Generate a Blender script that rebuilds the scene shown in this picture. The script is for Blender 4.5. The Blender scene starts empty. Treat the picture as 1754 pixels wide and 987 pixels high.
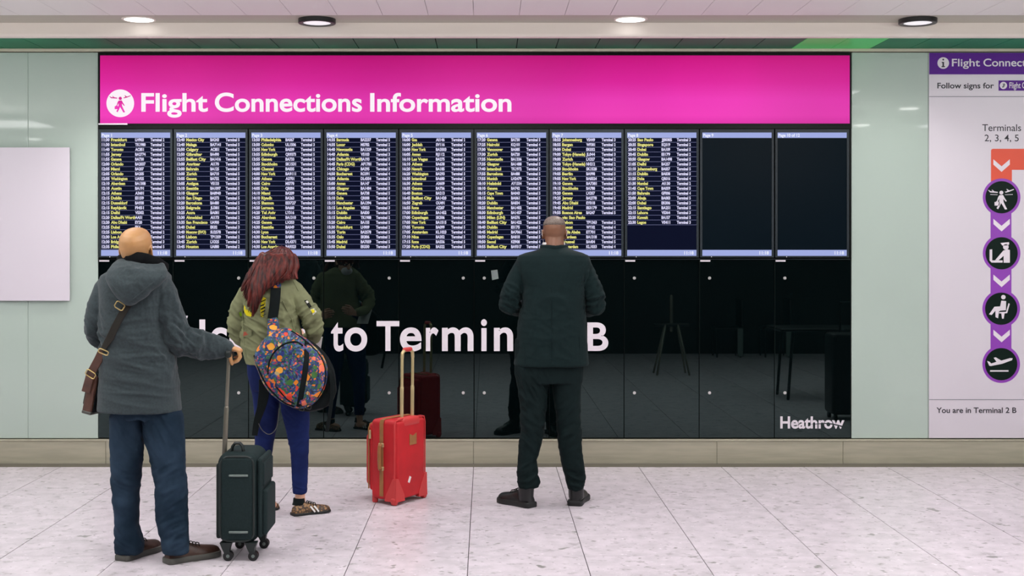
import bpy, math, random
from mathutils import Vector, Matrix, noise
from mathutils.bvhtree import BVHTree
PI = math.pi
random.seed(7)
scene = bpy.context.scene
COL = scene.collection

# ------------------------------------------------------------------ camera
F, CD, CH = 2199.0, 9.46, 1.6          # focal length in px of the 1754x987 frame, distance to the wall, eye height
cam_d = bpy.data.cameras.new('camera')
cam = bpy.data.objects.new('camera', cam_d)
COL.objects.link(cam)
cam.location = (0, -CD, CH)
cam.rotation_euler = (PI / 2, 0, 0)
cam_d.sensor_width = 36
cam_d.lens = 36 * F / 1754
cam_d.shift_x = 44 / 1754
cam_d.shift_y = -70.5 / 1754
scene.camera = cam

# ------------------------------------------------------------------ world, exposure
w = bpy.data.worlds.new('world'); scene.world = w
w.use_nodes = True
w.node_tree.nodes['Background'].inputs[0].default_value = (0.9, 0.93, 1, 1)
w.node_tree.nodes['Background'].inputs[1].default_value = 0.3
vs = scene.view_settings
vs.view_transform = 'Standard'; vs.look = 'None'; vs.exposure = -0.1; vs.gamma = 1.0
vs.use_curve_mapping = False

# ------------------------------------------------------------------ lights
def area(name, loc, sx, sy, power, color=(1, 1, 1), rot=(0, 0, 0)):
    l = bpy.data.lights.new(name, 'AREA'); l.shape = 'RECTANGLE'; l.size = sx; l.size_y = sy
    l.energy = power; l.color = color
    o = bpy.data.objects.new(name, l); o.location = loc; o.rotation_euler = rot; COL.objects.link(o)
    return o
ROOM = 22.5
for i in range(5):
    for yy in (-3.3, -6.2):
        area('ceiling_luminaire', (-6 + 3 * i, yy, 3.10), 1.2, 0.9, ROOM, (1, 0.97, 0.985))
for i in range(5):
    area('wall_wash_luminaire', (-5.2 + 2.6 * i, -1.75, 3.10), 1.0, 0.25, ROOM * 0.5, (1, 0.97, 0.985))

for i in range(5):
    area('ceiling_fill', (-6 + 3 * i, -4.7, 2.6), 1.4, 0.3, 46, (0.97, 1, 0.98), (math.radians(180 - 28), 0, 0))  # added unseen fill aimed upwards to brighten the ceiling, not a fixture

# ------------------------------------------------------------------ helpers
def P(x, y, Y):
    d = Y + CD
    return Vector(((x - 833) * d / F, Y, CH - (y - 423) * d / F))
def px(n, Y):
    return n * (Y + CD) / F
def lin(c):
    c = c / 255.0
    return c / 12.92 if c <= 0.04045 else ((c + 0.055) / 1.055) ** 2.4
def rgb(r, g, b):
    return (lin(r), lin(g), lin(b), 1)

class MB:
    def __init__(s): s.v = []; s.f = []
    def add(s, vs, fs):
        o = len(s.v); s.v += [Vector(q) for q in vs]; s.f += [[i + o for i in f] for f in fs]; return s
    def box(s, a, b, M=None):
        x0, y0, z0 = a; x1, y1, z1 = b
        v = [Vector(q) for q in ((x0,y0,z0),(x1,y0,z0),(x1,y1,z0),(x0,y1,z0),(x0,y0,z1),(x1,y0,z1),(x1,y1,z1),(x0,y1,z1))]
        if M: v = [M @ q for q in v]
        return s.add(v, [(0,3,2,1),(4,5,6,7),(0,1,5,4),(1,2,6,5),(2,3,7,6),(3,0,4,7)])
    def bbox(s, a, b, r=0.01, M=None, n=3):
        """rounded box: all edges rounded by r"""
        x0, y0, z0 = a; x1, y1, z1 = b
        r = min(r, (x1-x0)/2.01, (y1-y0)/2.01, (z1-z0)/2.01)
        rings = []
        for k in range(n + 1):
            t = PI / 2 * k / n; rings.append((z0 + r - r * math.cos(t), r - r * math.sin(t)))
        for k in range(n + 1):
            t = PI / 2 * k / n; rings.append((z1 - r + r * math.sin(t), r - r * math.cos(t)))
        V = []; N = 4 * (n + 1)
        for z, ins in rings:
            rr = r - ins + 1e-5
            for (cx, cy, a0) in ((x1-r, y1-r, 0), (x0+r, y1-r, PI/2), (x0+r, y0+r, PI), (x1-r, y0+r, 1.5*PI)):
                for k in range(n + 1):
                    t = a0 + PI / 2 * k / n
                    V.append(Vector((cx + rr * math.cos(t), cy + rr * math.sin(t), z)))
        if M: V = [M @ q for q in V]
        fs = []
        R = len(rings)
        for i in range(R - 1):
            for j in range(N):
                fs.append((i*N+j, i*N+(j+1)%N, (i+1)*N+(j+1)%N, (i+1)*N+j))
        fs.append(tuple(range(N))[::-1]); fs.append(tuple((R-1)*N + k for k in range(N)))
        return s.add(V, fs)
    def loft(s, rings, cap=True):
        n = len(rings[0]); V = [q for r in rings for q in r]; fs = []
        for i in range(len(rings) - 1):
            for j in range(n):
                fs.append((i*n+j, i*n+(j+1)%n, (i+1)*n+(j+1)%n, (i+1)*n+j))
        if cap:
            fs.append(tuple(range(n))[::-1]); fs.append(tuple((len(rings)-1)*n + k for k in range(n)))
        return s.add(V, fs)
    def rings(s, spec, n=28, p=2.3):
        """horizontal rings: (cx,cy,cz,rx,ry)"""
        R = []
        for q in spec:
            cx, cy, cz, rx, ry = q[:5]; pp = q[5] if len(q) > 5 else p; r = []
            for k in range(n):
                t = 2 * PI * k / n; c, d = math.cos(t), math.sin(t)
                r.append(Vector((cx + rx * math.copysign(abs(c) ** (2/pp), c), cy + ry * math.copysign(abs(d) ** (2/pp), d), cz)))
            R.append(r)
        return s.loft(R)
    def tube(s, pts, rad, n=12, up=None, closed=False, round_ends=True):
        pts = [Vector(q) for q in pts]
        if not isinstance(rad, list): rad = [rad] * len(pts)
        rad = [(q, q) if not isinstance(q, tuple) else q for q in rad]
        if round_ends and not closed:
            d0 = (pts[0] - pts[1]).normalized(); d1 = (pts[-1] - pts[-2]).normalized()
            m0 = min(rad[0]); m1 = min(rad[-1])
            pts = [pts[0] + d0 * m0 * .95, pts[0] + d0 * m0 * .6] + pts + [pts[-1] + d1 * m1 * .6, pts[-1] + d1 * m1 * .95]
            sc = lambda q, k: (q[0] * k, q[1] * k)
            rad = [sc(rad[0], .3), sc(rad[0], .78)] + rad + [sc(rad[-1], .78), sc(rad[-1], .3)]
        R = []; N = len(pts); prev = Vector(up) if up is not None else None
        for i in range(N):
            if closed: t = pts[(i+1) % N] - pts[i-1]
            else: t = pts[min(i+1, N-1)] - pts[max(i-1, 0)]
            t.normalize()
            if prev is None: prev = Vector((0, 0, 1)) if abs(t.z) < .9 else Vector((0, 1, 0))
            a = prev - t * prev.dot(t)
            if a.length < 1e-6: a = t.orthogonal()
            a.normalize(); b = t.cross(a); prev = a
            R.append([pts[i] + a * (rad[i][0] * math.cos(2*PI*k/n)) + b * (rad[i][1] * math.sin(2*PI*k/n)) for k in range(n)])
        if closed:
            n_ = n; V = [q for r in R for q in r]; fs = []
            for i in range(N):
                for j in range(n_):
                    fs.append((i*n_+j, i*n_+(j+1)%n_, ((i+1)%N)*n_+(j+1)%n_, ((i+1)%N)*n_+j))
            return s.add(V, fs)
        return s.loft(R)
    def ell(s, c, r, M=None, n=16, m=10):
        R = []
        for i in range(1, m):
            t = PI * i / m; R.append([Vector((r[0]*math.sin(t)*math.cos(2*PI*k/n), r[1]*math.sin(t)*math.sin(2*PI*k/n), -r[2]*math.cos(t))) for k in range(n)])
        R = [[(M @ q if M else q) + Vector(c) for q in ring] for ring in R]
        return s.loft(R)
    def cyl(s, c, r, h, axis='z', n=24, r2=None):
        r2 = r if r2 is None else r2; A = []; B = []
        for k in range(n):
            a = 2*PI*k/n; u, v_ = math.cos(a), math.sin(a)
            if axis == 'z': A.append((c[0]+r*u, c[1]+r*v_, c[2])); B.append((c[0]+r2*u, c[1]+r2*v_, c[2]+h))
            elif axis == 'y': A.append((c[0]+r*u, c[1], c[2]+r*v_)); B.append((c[0]+r2*u, c[1]+h, c[2]+r2*v_))
            else: A.append((c[0], c[1]+r*u, c[2]+r*v_)); B.append((c[0]+h, c[1]+r2*u, c[2]+r2*v_))
        return s.loft([[Vector(q) for q in A], [Vector(q) for q in B]])
    def ribbon(s, pts, nrm, width, th=0.003):
        """flat strap along pts; nrm = outward normals; width number or list"""
        n = len(pts); R = []
        if not isinstance(width, (list, tuple)): width = [width] * n
        for i in range(n):
            t = (pts[min(i+1, n-1)] - pts[max(i-1, 0)]).normalized()
            N = nrm[i] - t * nrm[i].dot(t); N.normalize(); b = t.cross(N)
            c = pts[i]; h = width[i] / 2
            R.append([c + b*h, c + b*h*.9 + N*th, c - b*h*.9 + N*th, c - b*h, c - b*h*.9 - N*th*.5, c + b*h*.9 - N*th*.5])
        return s.loft(R)
    def poly(s, pts, Y, th=0.001):
        """flat plate with outline pts [(X,Z)] facing the camera side, a print of small thickness"""
        n = len(pts)
        a = sum(pts[i][0]*pts[(i+1)%n][1] - pts[(i+1)%n][0]*pts[i][1] for i in range(n))
        if a < 0: pts = pts[::-1]
        V = [(x, Y, z) for x, z in pts] + [(x, Y + th, z) for x, z in pts]
        fs = [tuple(range(n)), tuple(range(n, 2*n))[::-1]] + [(i, i+n, (i+1)%n+n, (i+1)%n) for i in range(n)]
        return s.add(V, fs)

def finish(me, m, smooth=True, angle=None):
    if m: me.materials.append(m)
    if smooth: me.shade_smooth()
    if angle is not None: me.set_sharp_from_angle(angle=math.radians(angle))
def tag(o, label=None, cat=None, group=None, kind=None):
    if label: o['label'] = label
    if cat: o['category'] = cat
    if group: o['group'] = group
    if kind: o['kind'] = kind
    return o
def empty(name, loc, label, cat, group=None, rz=0):
    o = bpy.data.objects.new(name, None); COL.objects.link(o); o.location = loc; o.rotation_euler = (0, 0, rz)
    o.empty_display_size = 0.1
    return tag(o, label, cat, group)
WORLD = {}
def obj(name, mb, m, parent=None, smooth=False, angle=35, local=False):
    """one mesh object; verts given in world space unless local, then made relative to the root"""
    me = bpy.data.meshes.new(name)
    off = WORLD.get(parent.name, Vector()) if (parent is not None and not local) else Vector()
    me.from_pydata([tuple(v - off) for v in mb.v], [], mb.f); me.update()
    me.validate()
    finish(me, m, smooth, angle if smooth else None)
    o = bpy.data.objects.new(name, me); COL.objects.link(o)
    if parent is not None:
        o.parent = parent
        WORLD[o.name] = off if not local else Vector()
    return o
def root(name, loc, label, cat, group=None):
    o = empty(name, loc, label, cat, group); WORLD[o.name] = Vector(loc); return o
def fixn(me):
    import bmesh
    b = bmesh.new(); b.from_mesh(me); bmesh.ops.recalc_face_normals(b, faces=b.faces); b.to_mesh(me); b.free()
def sculpt(name, mb, m, parent, voxel=0.007, it=4, disp=None, fac=0.5):
    """union of the overlapping closed lofts in mb as one smooth continuous skin"""
    me = bpy.data.meshes.new(name + '_tmp'); me.from_pydata([tuple(v) for v in mb.v], [], mb.f); me.update(); fixn(me)
    t = bpy.data.objects.new(name + '_tmp', me); COL.objects.link(t)
    r = t.modifiers.new('r', 'REMESH'); r.mode = 'VOXEL'; r.voxel_size = voxel; r.adaptivity = 0
    if it:
        s_ = t.modifiers.new('s', 'SMOOTH'); s_.factor = fac; s_.iterations = it
    dg = bpy.context.evaluated_depsgraph_get(); dg.update()
    out = bpy.data.meshes.new_from_object(t.evaluated_get(dg))
    bpy.data.objects.remove(t); bpy.data.meshes.remove(me)
    if disp:
        nn = [v.normal.copy() for v in out.vertices]
        for v, n in zip(out.vertices, nn): v.co += n * disp(v.co, n)
    off = WORLD[parent.name]
    bv = BVHTree.FromPolygons([v.co.copy() for v in out.vertices], [tuple(p.vertices) for p in out.polygons])
    out.transform(Matrix.Translation(-off)); out.name = name
    out.materials.clear(); finish(out, m, True)
    o = bpy.data.objects.new(name, out); COL.objects.link(o); o.parent = parent; WORLD[o.name] = off
    return o, bv
EYE = Vector((0, -CD, CH))
def cast(bv, x, y, off=0.004):
    d = (P(x, y, 0) - EYE).normalized()
    h, n, i, dist = bv.ray_cast(EYE, d)
    if h is None:
        h, n, i, dist = bv.find_nearest(P(x, y, bv_mid.get(id(bv), -2)))
        if n.y > 0: n = -n
    if n.dot(d) > 0: n = -n
    return h + n * off, n
bv_mid = {}

# ------------------------------------------------------------------ text
def text_mesh(s, bold=0.0):
    c = bpy.data.curves.new('t', 'FONT'); c.body = s; c.size = 1; c.offset = bold; c.resolution_u = 3 if bold in (.03, .05) else 10
    o = bpy.data.objects.new('t', c)
    me = bpy.data.meshes.new_from_object(o)
    V = [v.co.copy() for v in me.vertices]; Fc = [tuple(p.vertices) for p in me.polygons]
    bpy.data.objects.remove(o); bpy.data.curves.remove(c); bpy.data.meshes.remove(me)
    return V, Fc
TC = {}
def put_text(mb, s, x0, x1, y_base, y_cap, Y, bold=0.02, cap='H', it=0.0):
    """text in px of the wall plane: x0..x1 (x1 None = natural), cap height from y_base up to y_cap"""
    k = (s, bold)
    if k not in TC: TC[k] = text_mesh(s, bold)
    V, Fc = TC[k]
    if not V: return
    kc = (cap, bold)
    if kc not in TC: TC[kc] = text_mesh(cap, bold)
    ch = max(v.y for v in TC[kc][0])
    mnx = min(v.x for v in V); mxx = max(v.x for v in V)
    A = P(x0, y_base, Y); B = P(x0, y_cap, Y)
    sy = (B.z - A.z) / ch
    sx = sy if x1 is None else (P(x1, y_base, Y).x - A.x) / (mxx - mnx)
    mb.add([(A.x + (v.x - mnx) * sx + it * v.y * sx, Y, A.z + v.y * sy) for v in V], Fc)

# ------------------------------------------------------------------ materials
def new_mat(name):
    m = bpy.data.materials.new(name); m.use_nodes = True
    nt = m.node_tree; return m, nt, nt.nodes['Principled BSDF']
def mat(name, c, rough=0.5, metal=0.0, noise_s=0, noise_a=0.0, bump=0, bump_s=200, coat=0, ior=1.5, spec=0.5, stretch=None, sheen=0, c2=None, thr=(0.35, 0.65)):
    m, nt, b = new_mat(name); N = nt.nodes; L = nt.links
    b.inputs['Base Color'].default_value = c; b.inputs['Roughness'].default_value = rough
    b.inputs['Metallic'].default_value = metal; b.inputs['IOR'].default_value = ior
    b.inputs['Specular IOR Level'].default_value = spec if rough < .7 else .12
    b.inputs['Coat Weight'].default_value = coat; b.inputs['Coat Roughness'].default_value = 0.08
    b.inputs['Sheen Weight'].default_value = sheen
    tc = N.new('ShaderNodeTexCoord'); mp = N.new('ShaderNodeMapping'); L.new(tc.outputs['Object'], mp.inputs[0])
    if stretch: mp.inputs['Scale'].default_value = stretch
    if noise_s:
        n = N.new('ShaderNodeTexNoise'); n.inputs['Scale'].default_value = noise_s; n.inputs['Detail'].default_value = 5
        L.new(mp.outputs[0], n.inputs[0])
        r = N.new('ShaderNodeValToRGB'); L.new(n.outputs[0], r.inputs[0])
        d = c2 if c2 else tuple(max(0, q * (1 - noise_a)) for q in c[:3]) + (1,)
        u = c if c2 else tuple(min(1, q * (1 + noise_a)) for q in c[:3]) + (1,)
        r.color_ramp.elements[0].position = thr[0]; r.color_ramp.elements[1].position = thr[1]
        r.color_ramp.elements[0].color = d; r.color_ramp.elements[1].color = u
        L.new(r.outputs[0], b.inputs['Base Color'])
    if bump:
        n2 = N.new('ShaderNodeTexNoise'); n2.inputs['Scale'].default_value = bump_s; n2.inputs['Detail'].default_value = 3
        L.new(mp.outputs[0], n2.inputs[0])
        bp = N.new('ShaderNodeBump'); bp.inputs['Strength'].default_value = bump; bp.inputs['Distance'].default_value = 0.002
        L.new(n2.outputs[0], bp.inputs['Height']); L.new(bp.outputs[0], b.inputs['Normal'])
    return m
def emis(name, c, s=1.0, base=(0.02, 0.02, 0.02, 1), rough=0.4, spec=0.3):
    m, nt, b = new_mat(name)
    b.inputs['Base Color'].default_value = base; b.inputs['Roughness'].default_value = rough
    b.inputs['Emission Color'].default_value = c; b.inputs['Emission Strength'].default_value = s
    b.inputs['Specular IOR Level'].default_value = spec
    return m

M = {}
M['green_glass'] = mat('green_glass', rgb(178, 193, 184), 0.03, noise_s=0.5, noise_a=0.03)
M['white_board'] = mat('white_board', rgb(212, 205, 215), 0.35)
M['black_glass'] = mat('black_glass', rgb(2, 7, 8), 0.012, ior=1.6, spec=0.62)
M['black_glass'].node_tree.nodes['Principled BSDF'].inputs['Specular Tint'].default_value = (.72, 1, .96, 1)
M['black_metal'] = mat('black_metal', rgb(7, 10, 10), 0.35, spec=.12)
M['bezel'] = mat('bezel', rgb(40, 47, 52), 0.4, spec=.2)
M['steel'] = mat('steel', rgb(180, 176, 156), 0.42, 0.35, noise_s=3, noise_a=0.08, stretch=(1, 1, 10), bump=0.05, bump_s=60)
M['steel_dark'] = mat('steel_dark', rgb(120, 115, 105), 0.45, 0.6)
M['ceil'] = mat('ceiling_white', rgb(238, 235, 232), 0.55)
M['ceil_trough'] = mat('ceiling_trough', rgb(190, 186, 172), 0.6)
M['fascia'] = mat('fascia_cream', rgb(226, 216, 208), 0.5)
M['soffit'] = mat('green_soffit', rgb(46, 124, 88), 0.5, 0.0, noise_s=1.2, noise_a=0.2, spec=.15)
M['soffit_glow'] = emis('green_soffit_painted_glow', rgb(60, 165, 85), 0.5, base=rgb(50, 140, 75), rough=0.35)  # green glow put into the panel colour by emission, no lamp behind it
M['trim'] = mat('trim_cream', rgb(196, 190, 170), 0.45)
M['dark'] = mat('dark_wall', rgb(9, 11, 11), 0.6)
M['side'] = mat('side_wall', rgb(205, 212, 205), 0.5)
M['white'] = mat('white_vinyl', rgb(226, 218, 226), 0.5)
M['chrome'] = mat('chrome', rgb(225, 225, 222), 0.22, 0.6)
M['blk'] = mat('black_plastic', rgb(20, 22, 23), 0.4)
M['lamp_on'] = emis('lamp_on', (1, 0.98, 0.95, 1), 3.0)
M['lamp_hall'] = emis('lamp_hall', (1, 0.98, 0.95, 1), 14)
M['lamp_dim'] = emis('lamp_dim', (0.80, 0.78, 0.82, 1), 0.9, base=(0.5, 0.5, 0.5, 1))
M['purple'] = mat('sign_purple', rgb(88, 32, 138), 0.45, spec=.2)
M['purple2'] = mat('sign_violet', rgb(140, 58, 176), 0.45)
M['sred'] = mat('sign_red', rgb(222, 78, 50), 0.45)
M['sblack'] = mat('sign_black', rgb(12, 30, 24), 0.45, spec=.12)
M['stext'] = mat('sign_text', rgb(40, 38, 48), 0.5)
M['sgrey'] = mat('sign_line', rgb(110, 112, 120), 0.5)
M['sboard'] = mat('sign_board', rgb(214, 207, 216), 0.38)
M['scr'] = emis('screen_navy', rgb(9, 11, 32), 1.0, base=(0.002, 0.003, 0.006, 1), rough=0.35, spec=0.0)
M['scr_off'] = emis('screen_blank', rgb(3, 10, 16), 1.0, base=(0.002, 0.004, 0.006, 1), rough=0.3, spec=.03)
M['bar'] = emis('screen_bar', rgb(160, 172, 228), 1.0, spec=.05)
M['line'] = emis('screen_line', rgb(96, 100, 146), 1.0)
M['tw'] = emis('screen_text_white', rgb(215, 212, 245), 1.0)
M['ty'] = emis('screen_text_yellow', rgb(222, 218, 120), 1.0)
M['te'] = emis('sign_text_lit', rgb(255, 244, 252), 1.0)
M['tb'] = emis('screen_bar_text', rgb(235, 238, 255), 1.0)
def magenta():
    m, nt, b = new_mat('magenta_lightbox'); N = nt.nodes; L = nt.links
    b.inputs['Base Color'].default_value = rgb(70, 4, 45); b.inputs['Roughness'].default_value = 0.4; b.inputs['Specular IOR Level'].default_value = .15
    tc = N.new('ShaderNodeTexCoord'); sp = N.new('ShaderNodeSeparateXYZ'); L.new(tc.outputs['Generated'], sp.inputs[0])
    r = N.new('ShaderNodeValToRGB'); L.new(sp.outputs['Z'], r.inputs[0])
    e = r.color_ramp.elements
    e[0].position = 0; e[0].color = rgb(222, 42, 168)
    e[1].position = 1; e[1].color = rgb(186, 8, 118)
    for p_, c_ in ((0.12, rgb(238, 56, 184)), (0.35, rgb(236, 52, 182)), (0.62, rgb(220, 26, 154)), (0.92, rgb(204, 8, 130))):
        q = e.new(p_); q.color = c_
    mp = N.new('ShaderNodeMapping'); L.new(tc.outputs['Object'], mp.inputs[0]); mp.inputs['Scale'].default_value = (1, 1, 0.7)
    n = N.new('ShaderNodeTexNoise'); n.inputs['Scale'].default_value = 0.9; n.inputs['Detail'].default_value = 1; L.new(mp.outputs[0], n.inputs[0])
    mr = N.new('ShaderNodeMapRange'); L.new(n.outputs[0], mr.inputs[0]); mr.inputs[1].default_value = .3; mr.inputs[2].default_value = .7
    mr.inputs[3].default_value = .82; mr.inputs[4].default_value = 1.04
    L.new(r.outputs[0], b.inputs['Emission Color']); L.new(mr.outputs[0], b.inputs['Emission Strength'])
    return m
M['magenta'] = magenta()
def floor_mat():
    m, nt, b = new_mat('terrazzo'); N = nt.nodes; L = nt.links
    tc = N.new('ShaderNodeTexCoord'); oi = N.new('ShaderNodeObjectInfo')
    add = N.new('ShaderNodeVectorMath'); add.operation = 'ADD'; L.new(tc.outputs['Object'], add.inputs[0])
    ml = N.new('ShaderNodeVectorMath'); ml.operation = 'SCALE'; L.new(oi.outputs['Location'], ml.inputs[0]); ml.inputs['Scale'].default_value = 3.7
    L.new(ml.outputs[0], add.inputs[1])
    def nz(s, det, a, c, rough=0.6):
        n = N.new('ShaderNodeTexNoise'); n.inputs['Scale'].default_value = s; n.inputs['Detail'].default_value = det; n.inputs['Roughness'].default_value = rough
        L.new(add.outputs[0], n.inputs[0])
        r = N.new('ShaderNodeMapRange'); L.new(n.outputs[0], r.inputs[0]); r.inputs[1].default_value = a; r.inputs[2].default_value = c
        return r
    def mix(fac, c1, c2):
        x = N.new('ShaderNodeMix'); x.data_type = 'RGBA'; L.new(fac.outputs[0], x.inputs['Factor'])
        if isinstance(c1, tuple): x.inputs['A'].default_value = c1
        else: L.new(c1.outputs['Result'], x.inputs['A'])
        x.inputs['B'].default_value = c2; return x
    a = mix(nz(9, 4, .35, .65), rgb(220, 211, 219), rgb(200, 193, 199))
    c = mix(nz(13, 3, .57, .68), a, rgb(178, 172, 176))
    d = mix(nz(26, 3, .64, .71), c, rgb(140, 135, 136))
    e = mix(nz(23, 3, .63, .70), d, rgb(236, 228, 236))
    f = mix(nz(10, 2, .66, .71), e, rgb(140, 138, 136))
    L.new(f.outputs['Result'], b.inputs['Base Color'])
    b.inputs['Roughness'].default_value = 0.32; b.inputs['Specular IOR Level'].default_value = 0.4
    return m
M['floor'] = floor_mat()
M['grout'] = mat('grout', rgb(70, 66, 68), 0.8)
# people
M['skinA'] = mat('skin_tanned', rgb(190, 142, 92), 0.42, noise_s=14, noise_a=0.06, bump=0.08, bump_s=150)
M['skinA'].node_tree.nodes['Principled BSDF'].inputs['Subsurface Weight'].default_value = 0.05
M['skinB'] = mat('skin_fair', rgb(222, 170, 142), 0.5, noise_s=14, noise_a=0.05)
M['skinC'] = mat('skin_brown', rgb(120, 80, 58), 0.42, noise_s=14, noise_a=0.08, bump=0.1, bump_s=200)
M['coat'] = mat('grey_wool', rgb(58, 68, 71), 0.9, noise_s=90, noise_a=0.12, bump=0.35, bump_s=350, sheen=0.15)
M['collar'] = mat('black_knit', rgb(16, 18, 20), 0.9, bump=0.4, bump_s=200)
M['jeansA'] = mat('dark_denim', rgb(48, 66, 84), 0.85, noise_s=6, c2=rgb(18, 34, 48), bump=0.25, bump_s=500, thr=(.3, .75))
M['jeansB'] = mat('indigo_denim', rgb(30, 44, 98), 0.8, noise_s=5, c2=rgb(15, 24, 62), bump=0.2, bump_s=500, thr=(.3, .7))
M['suit'] = mat('dark_suit', rgb(17, 33, 34), 0.8, noise_s=60, noise_a=0.1, bump=0.15, bump_s=400, sheen=0.03)
M['trouser'] = mat('dark_trousers', rgb(14, 27, 28), 0.8, noise_s=30, noise_a=0.12, bump=0.15, bump_s=400)
M['olive'] = mat('olive_cotton', rgb(126, 130, 98), 0.85, noise_s=7, noise_a=0.1, bump=0.25, bump_s=300)
M['brown_l'] = mat('brown_leather', rgb(84, 54, 42), 0.4, noise_s=18, noise_a=0.25)
M['brown_shoe'] = mat('brown_shoe', rgb(66, 42, 32), 0.38, noise_s=16, noise_a=0.35)
M['sole_grey'] = mat('grey_sole', rgb(80, 80, 75), 0.6)
M['sole_black'] = mat('black_sole', rgb(14, 18, 18), 0.5)
M['bag_black'] = mat('black_nylon', rgb(18, 24, 25), 0.7, bump=0.2, bump_s=300)
M['strap_dk'] = mat('dark_strap', rgb(48, 46, 42), 0.7)
M['brass'] = mat('brass', rgb(205, 180, 120), 0.3, 0.8)
M['boot'] = mat('black_boot', rgb(13, 16, 17), 0.35, noise_s=20, noise_a=0.2)
M['patY'] = mat('patch_yellow', rgb(214, 200, 30), 0.7)
M['patG'] = mat('patch_green', rgb(150, 200, 40), 0.7)
M['patK'] = mat('patch_black', rgb(25, 28, 25), 0.7)
M['patW'] = mat('patch_white', rgb(205, 205, 195), 0.7)
M['patR'] = mat('patch_red', rgb(170, 88, 70), 0.7)
M['sock'] = mat('white_cotton', rgb(225, 222, 220), 0.8)
M['greycase'] = mat('grey_green_nylon', rgb(33, 46, 47), 0.75, noise_s=120, noise_a=0.12, bump=0.25, bump_s=400)
M['greypipe'] = mat('dark_piping', rgb(20, 32, 31), 0.5)
M['refl'] = mat('grey_strip', rgb(110, 122, 118), 0.5)
M['alu'] = mat('bronze_alu', rgb(128, 124, 112), 0.35, 0.6)
M['redcase'] = mat('red_nylon', rgb(196, 24, 34), 0.6, noise_s=8, noise_a=0.08, bump=0.2, bump_s=400)
M['redlt'] = mat('red_plastic', rgb(205, 58, 58), 0.45)
M['tan'] = mat('tan_leather', rgb(158, 106, 60), 0.5, noise_s=20, noise_a=0.12)
M['gold'] = mat('champagne_metal', rgb(205, 188, 140), 0.35, 0.5)
M['lens'] = mat('eye_white', rgb(225, 222, 218), 0.2)
def hair_mat(name, c1, c2, s=(60, 60, 8)):
    m, nt, b = new_mat(name); N = nt.nodes; L = nt.links
    tc = N.new('ShaderNodeTexCoord'); mp = N.new('ShaderNodeMapping'); mp.inputs['Scale'].default_value = s
    n = N.new('ShaderNodeTexNoise'); n.inputs['Scale'].default_value = 1; n.inputs['Detail'].default_value = 4
    r = N.new('ShaderNodeValToRGB'); r.color_ramp.elements[0].position = .35; r.color_ramp.elements[1].position = .68
    r.color_ramp.elements[0].color = c1; r.color_ramp.elements[1].color = c2
    L.new(tc.outputs['Object'], mp.inputs[0]); L.new(mp.outputs[0], n.inputs[0]); L.new(n.outputs[0], r.inputs[0]); L.new(r.outputs[0], b.inputs['Base Color'])
    b.inputs['Roughness'].default_value = 0.45; b.inputs['Specular IOR Level'].default_value = .3
    return m
M['redhair'] = hair_mat('auburn_hair', rgb(34, 12, 11), rgb(108, 38, 30))
M['stubble'] = hair_mat('grey_stubble', rgb(88, 76, 68), rgb(140, 128, 120), (220, 220, 220))
def floral():
    m, nt, b = new_mat('floral_print'); N = nt.nodes; L = nt.links
    tc = N.new('ShaderNodeTexCoord'); n0 = N.new('ShaderNodeTexNoise'); n0.inputs['Scale'].default_value = 14
    L.new(tc.outputs['Object'], n0.inputs[0])
    vm = N.new('ShaderNodeVectorMath'); vm.operation = 'MULTIPLY_ADD'; L.new(n0.outputs['Color'], vm.inputs[0]); vm.inputs[1].default_value = (.06, .06, .06); L.new(tc.outputs['Object'], vm.inputs[2])
    def vor(s):
        v = N.new('ShaderNodeTexVoronoi'); v.inputs['Scale'].default_value = s; L.new(vm.outputs[0], v.inputs[0])
        sp = N.new('ShaderNodeSeparateColor'); L.new(v.outputs['Color'], sp.inputs[0]); return v, sp
    v1, s1 = vor(95)
    r = N.new('ShaderNodeValToRGB'); r.color_ramp.interpolation = 'CONSTANT'; L.new(s1.outputs[0], r.inputs[0])
    e = r.color_ramp.elements
    e[0].position = 0; e[0].color = rgb(28, 44, 120)
    e[1].position = .22; e[1].color = rgb(20, 66, 110)
    for p_, c_ in ((.36, rgb(40, 92, 60)), (.5, rgb(74, 104, 146)), (.6, rgb(30, 34, 70)), (.74, rgb(60, 104, 74)), (.84, rgb(228, 120, 30)), (.93, rgb(150, 60, 90))):
        q = e.new(p_); q.color = c_
    v2, s2 = vor(20)
    r2 = N.new('ShaderNodeValToRGB'); r2.color_ramp.interpolation = 'CONSTANT'; L.new(s2.outputs[1], r2.inputs[0])
    e = r2.color_ramp.elements
    e[0].position = 0; e[0].color = rgb(232, 134, 24)
    e[1].position = .3; e[1].color = rgb(238, 166, 50)
    for p_, c_ in ((.5, rgb(222, 66, 40)), (.62, rgb(56, 108, 44)), (.76, rgb(236, 120, 90)), (.86, rgb(190, 170, 120))):
        q = e.new(p_); q.color = c_
    # big blossoms only near the cell centres and in some cells
    l1 = N.new('ShaderNodeMath'); l1.operation = 'LESS_THAN'; L.new(v2.outputs['Distance'], l1.inputs[0]); l1.inputs[1].default_value = 0.42
    l2 = N.new('ShaderNodeMath'); l2.operation = 'LESS_THAN'; L.new(s2.outputs[0], l2.inputs[0]); l2.inputs[1].default_value = 0.55
    mu = N.new('ShaderNodeMath'); mu.operation = 'MULTIPLY'; L.new(l1.outputs[0], mu.inputs[0]); L.new(l2.outputs[0], mu.inputs[1])
    x = N.new('ShaderNodeMix'); x.data_type = 'RGBA'; L.new(mu.outputs[0], x.inputs['Factor']); L.new(r.outputs[0], x.inputs['A']); L.new(r2.outputs[0], x.inputs['B'])
    L.new(x.outputs['Result'], b.inputs['Base Color']); b.inputs['Roughness'].default_value = .6
    return m
M['floral'] = floral()
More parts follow.
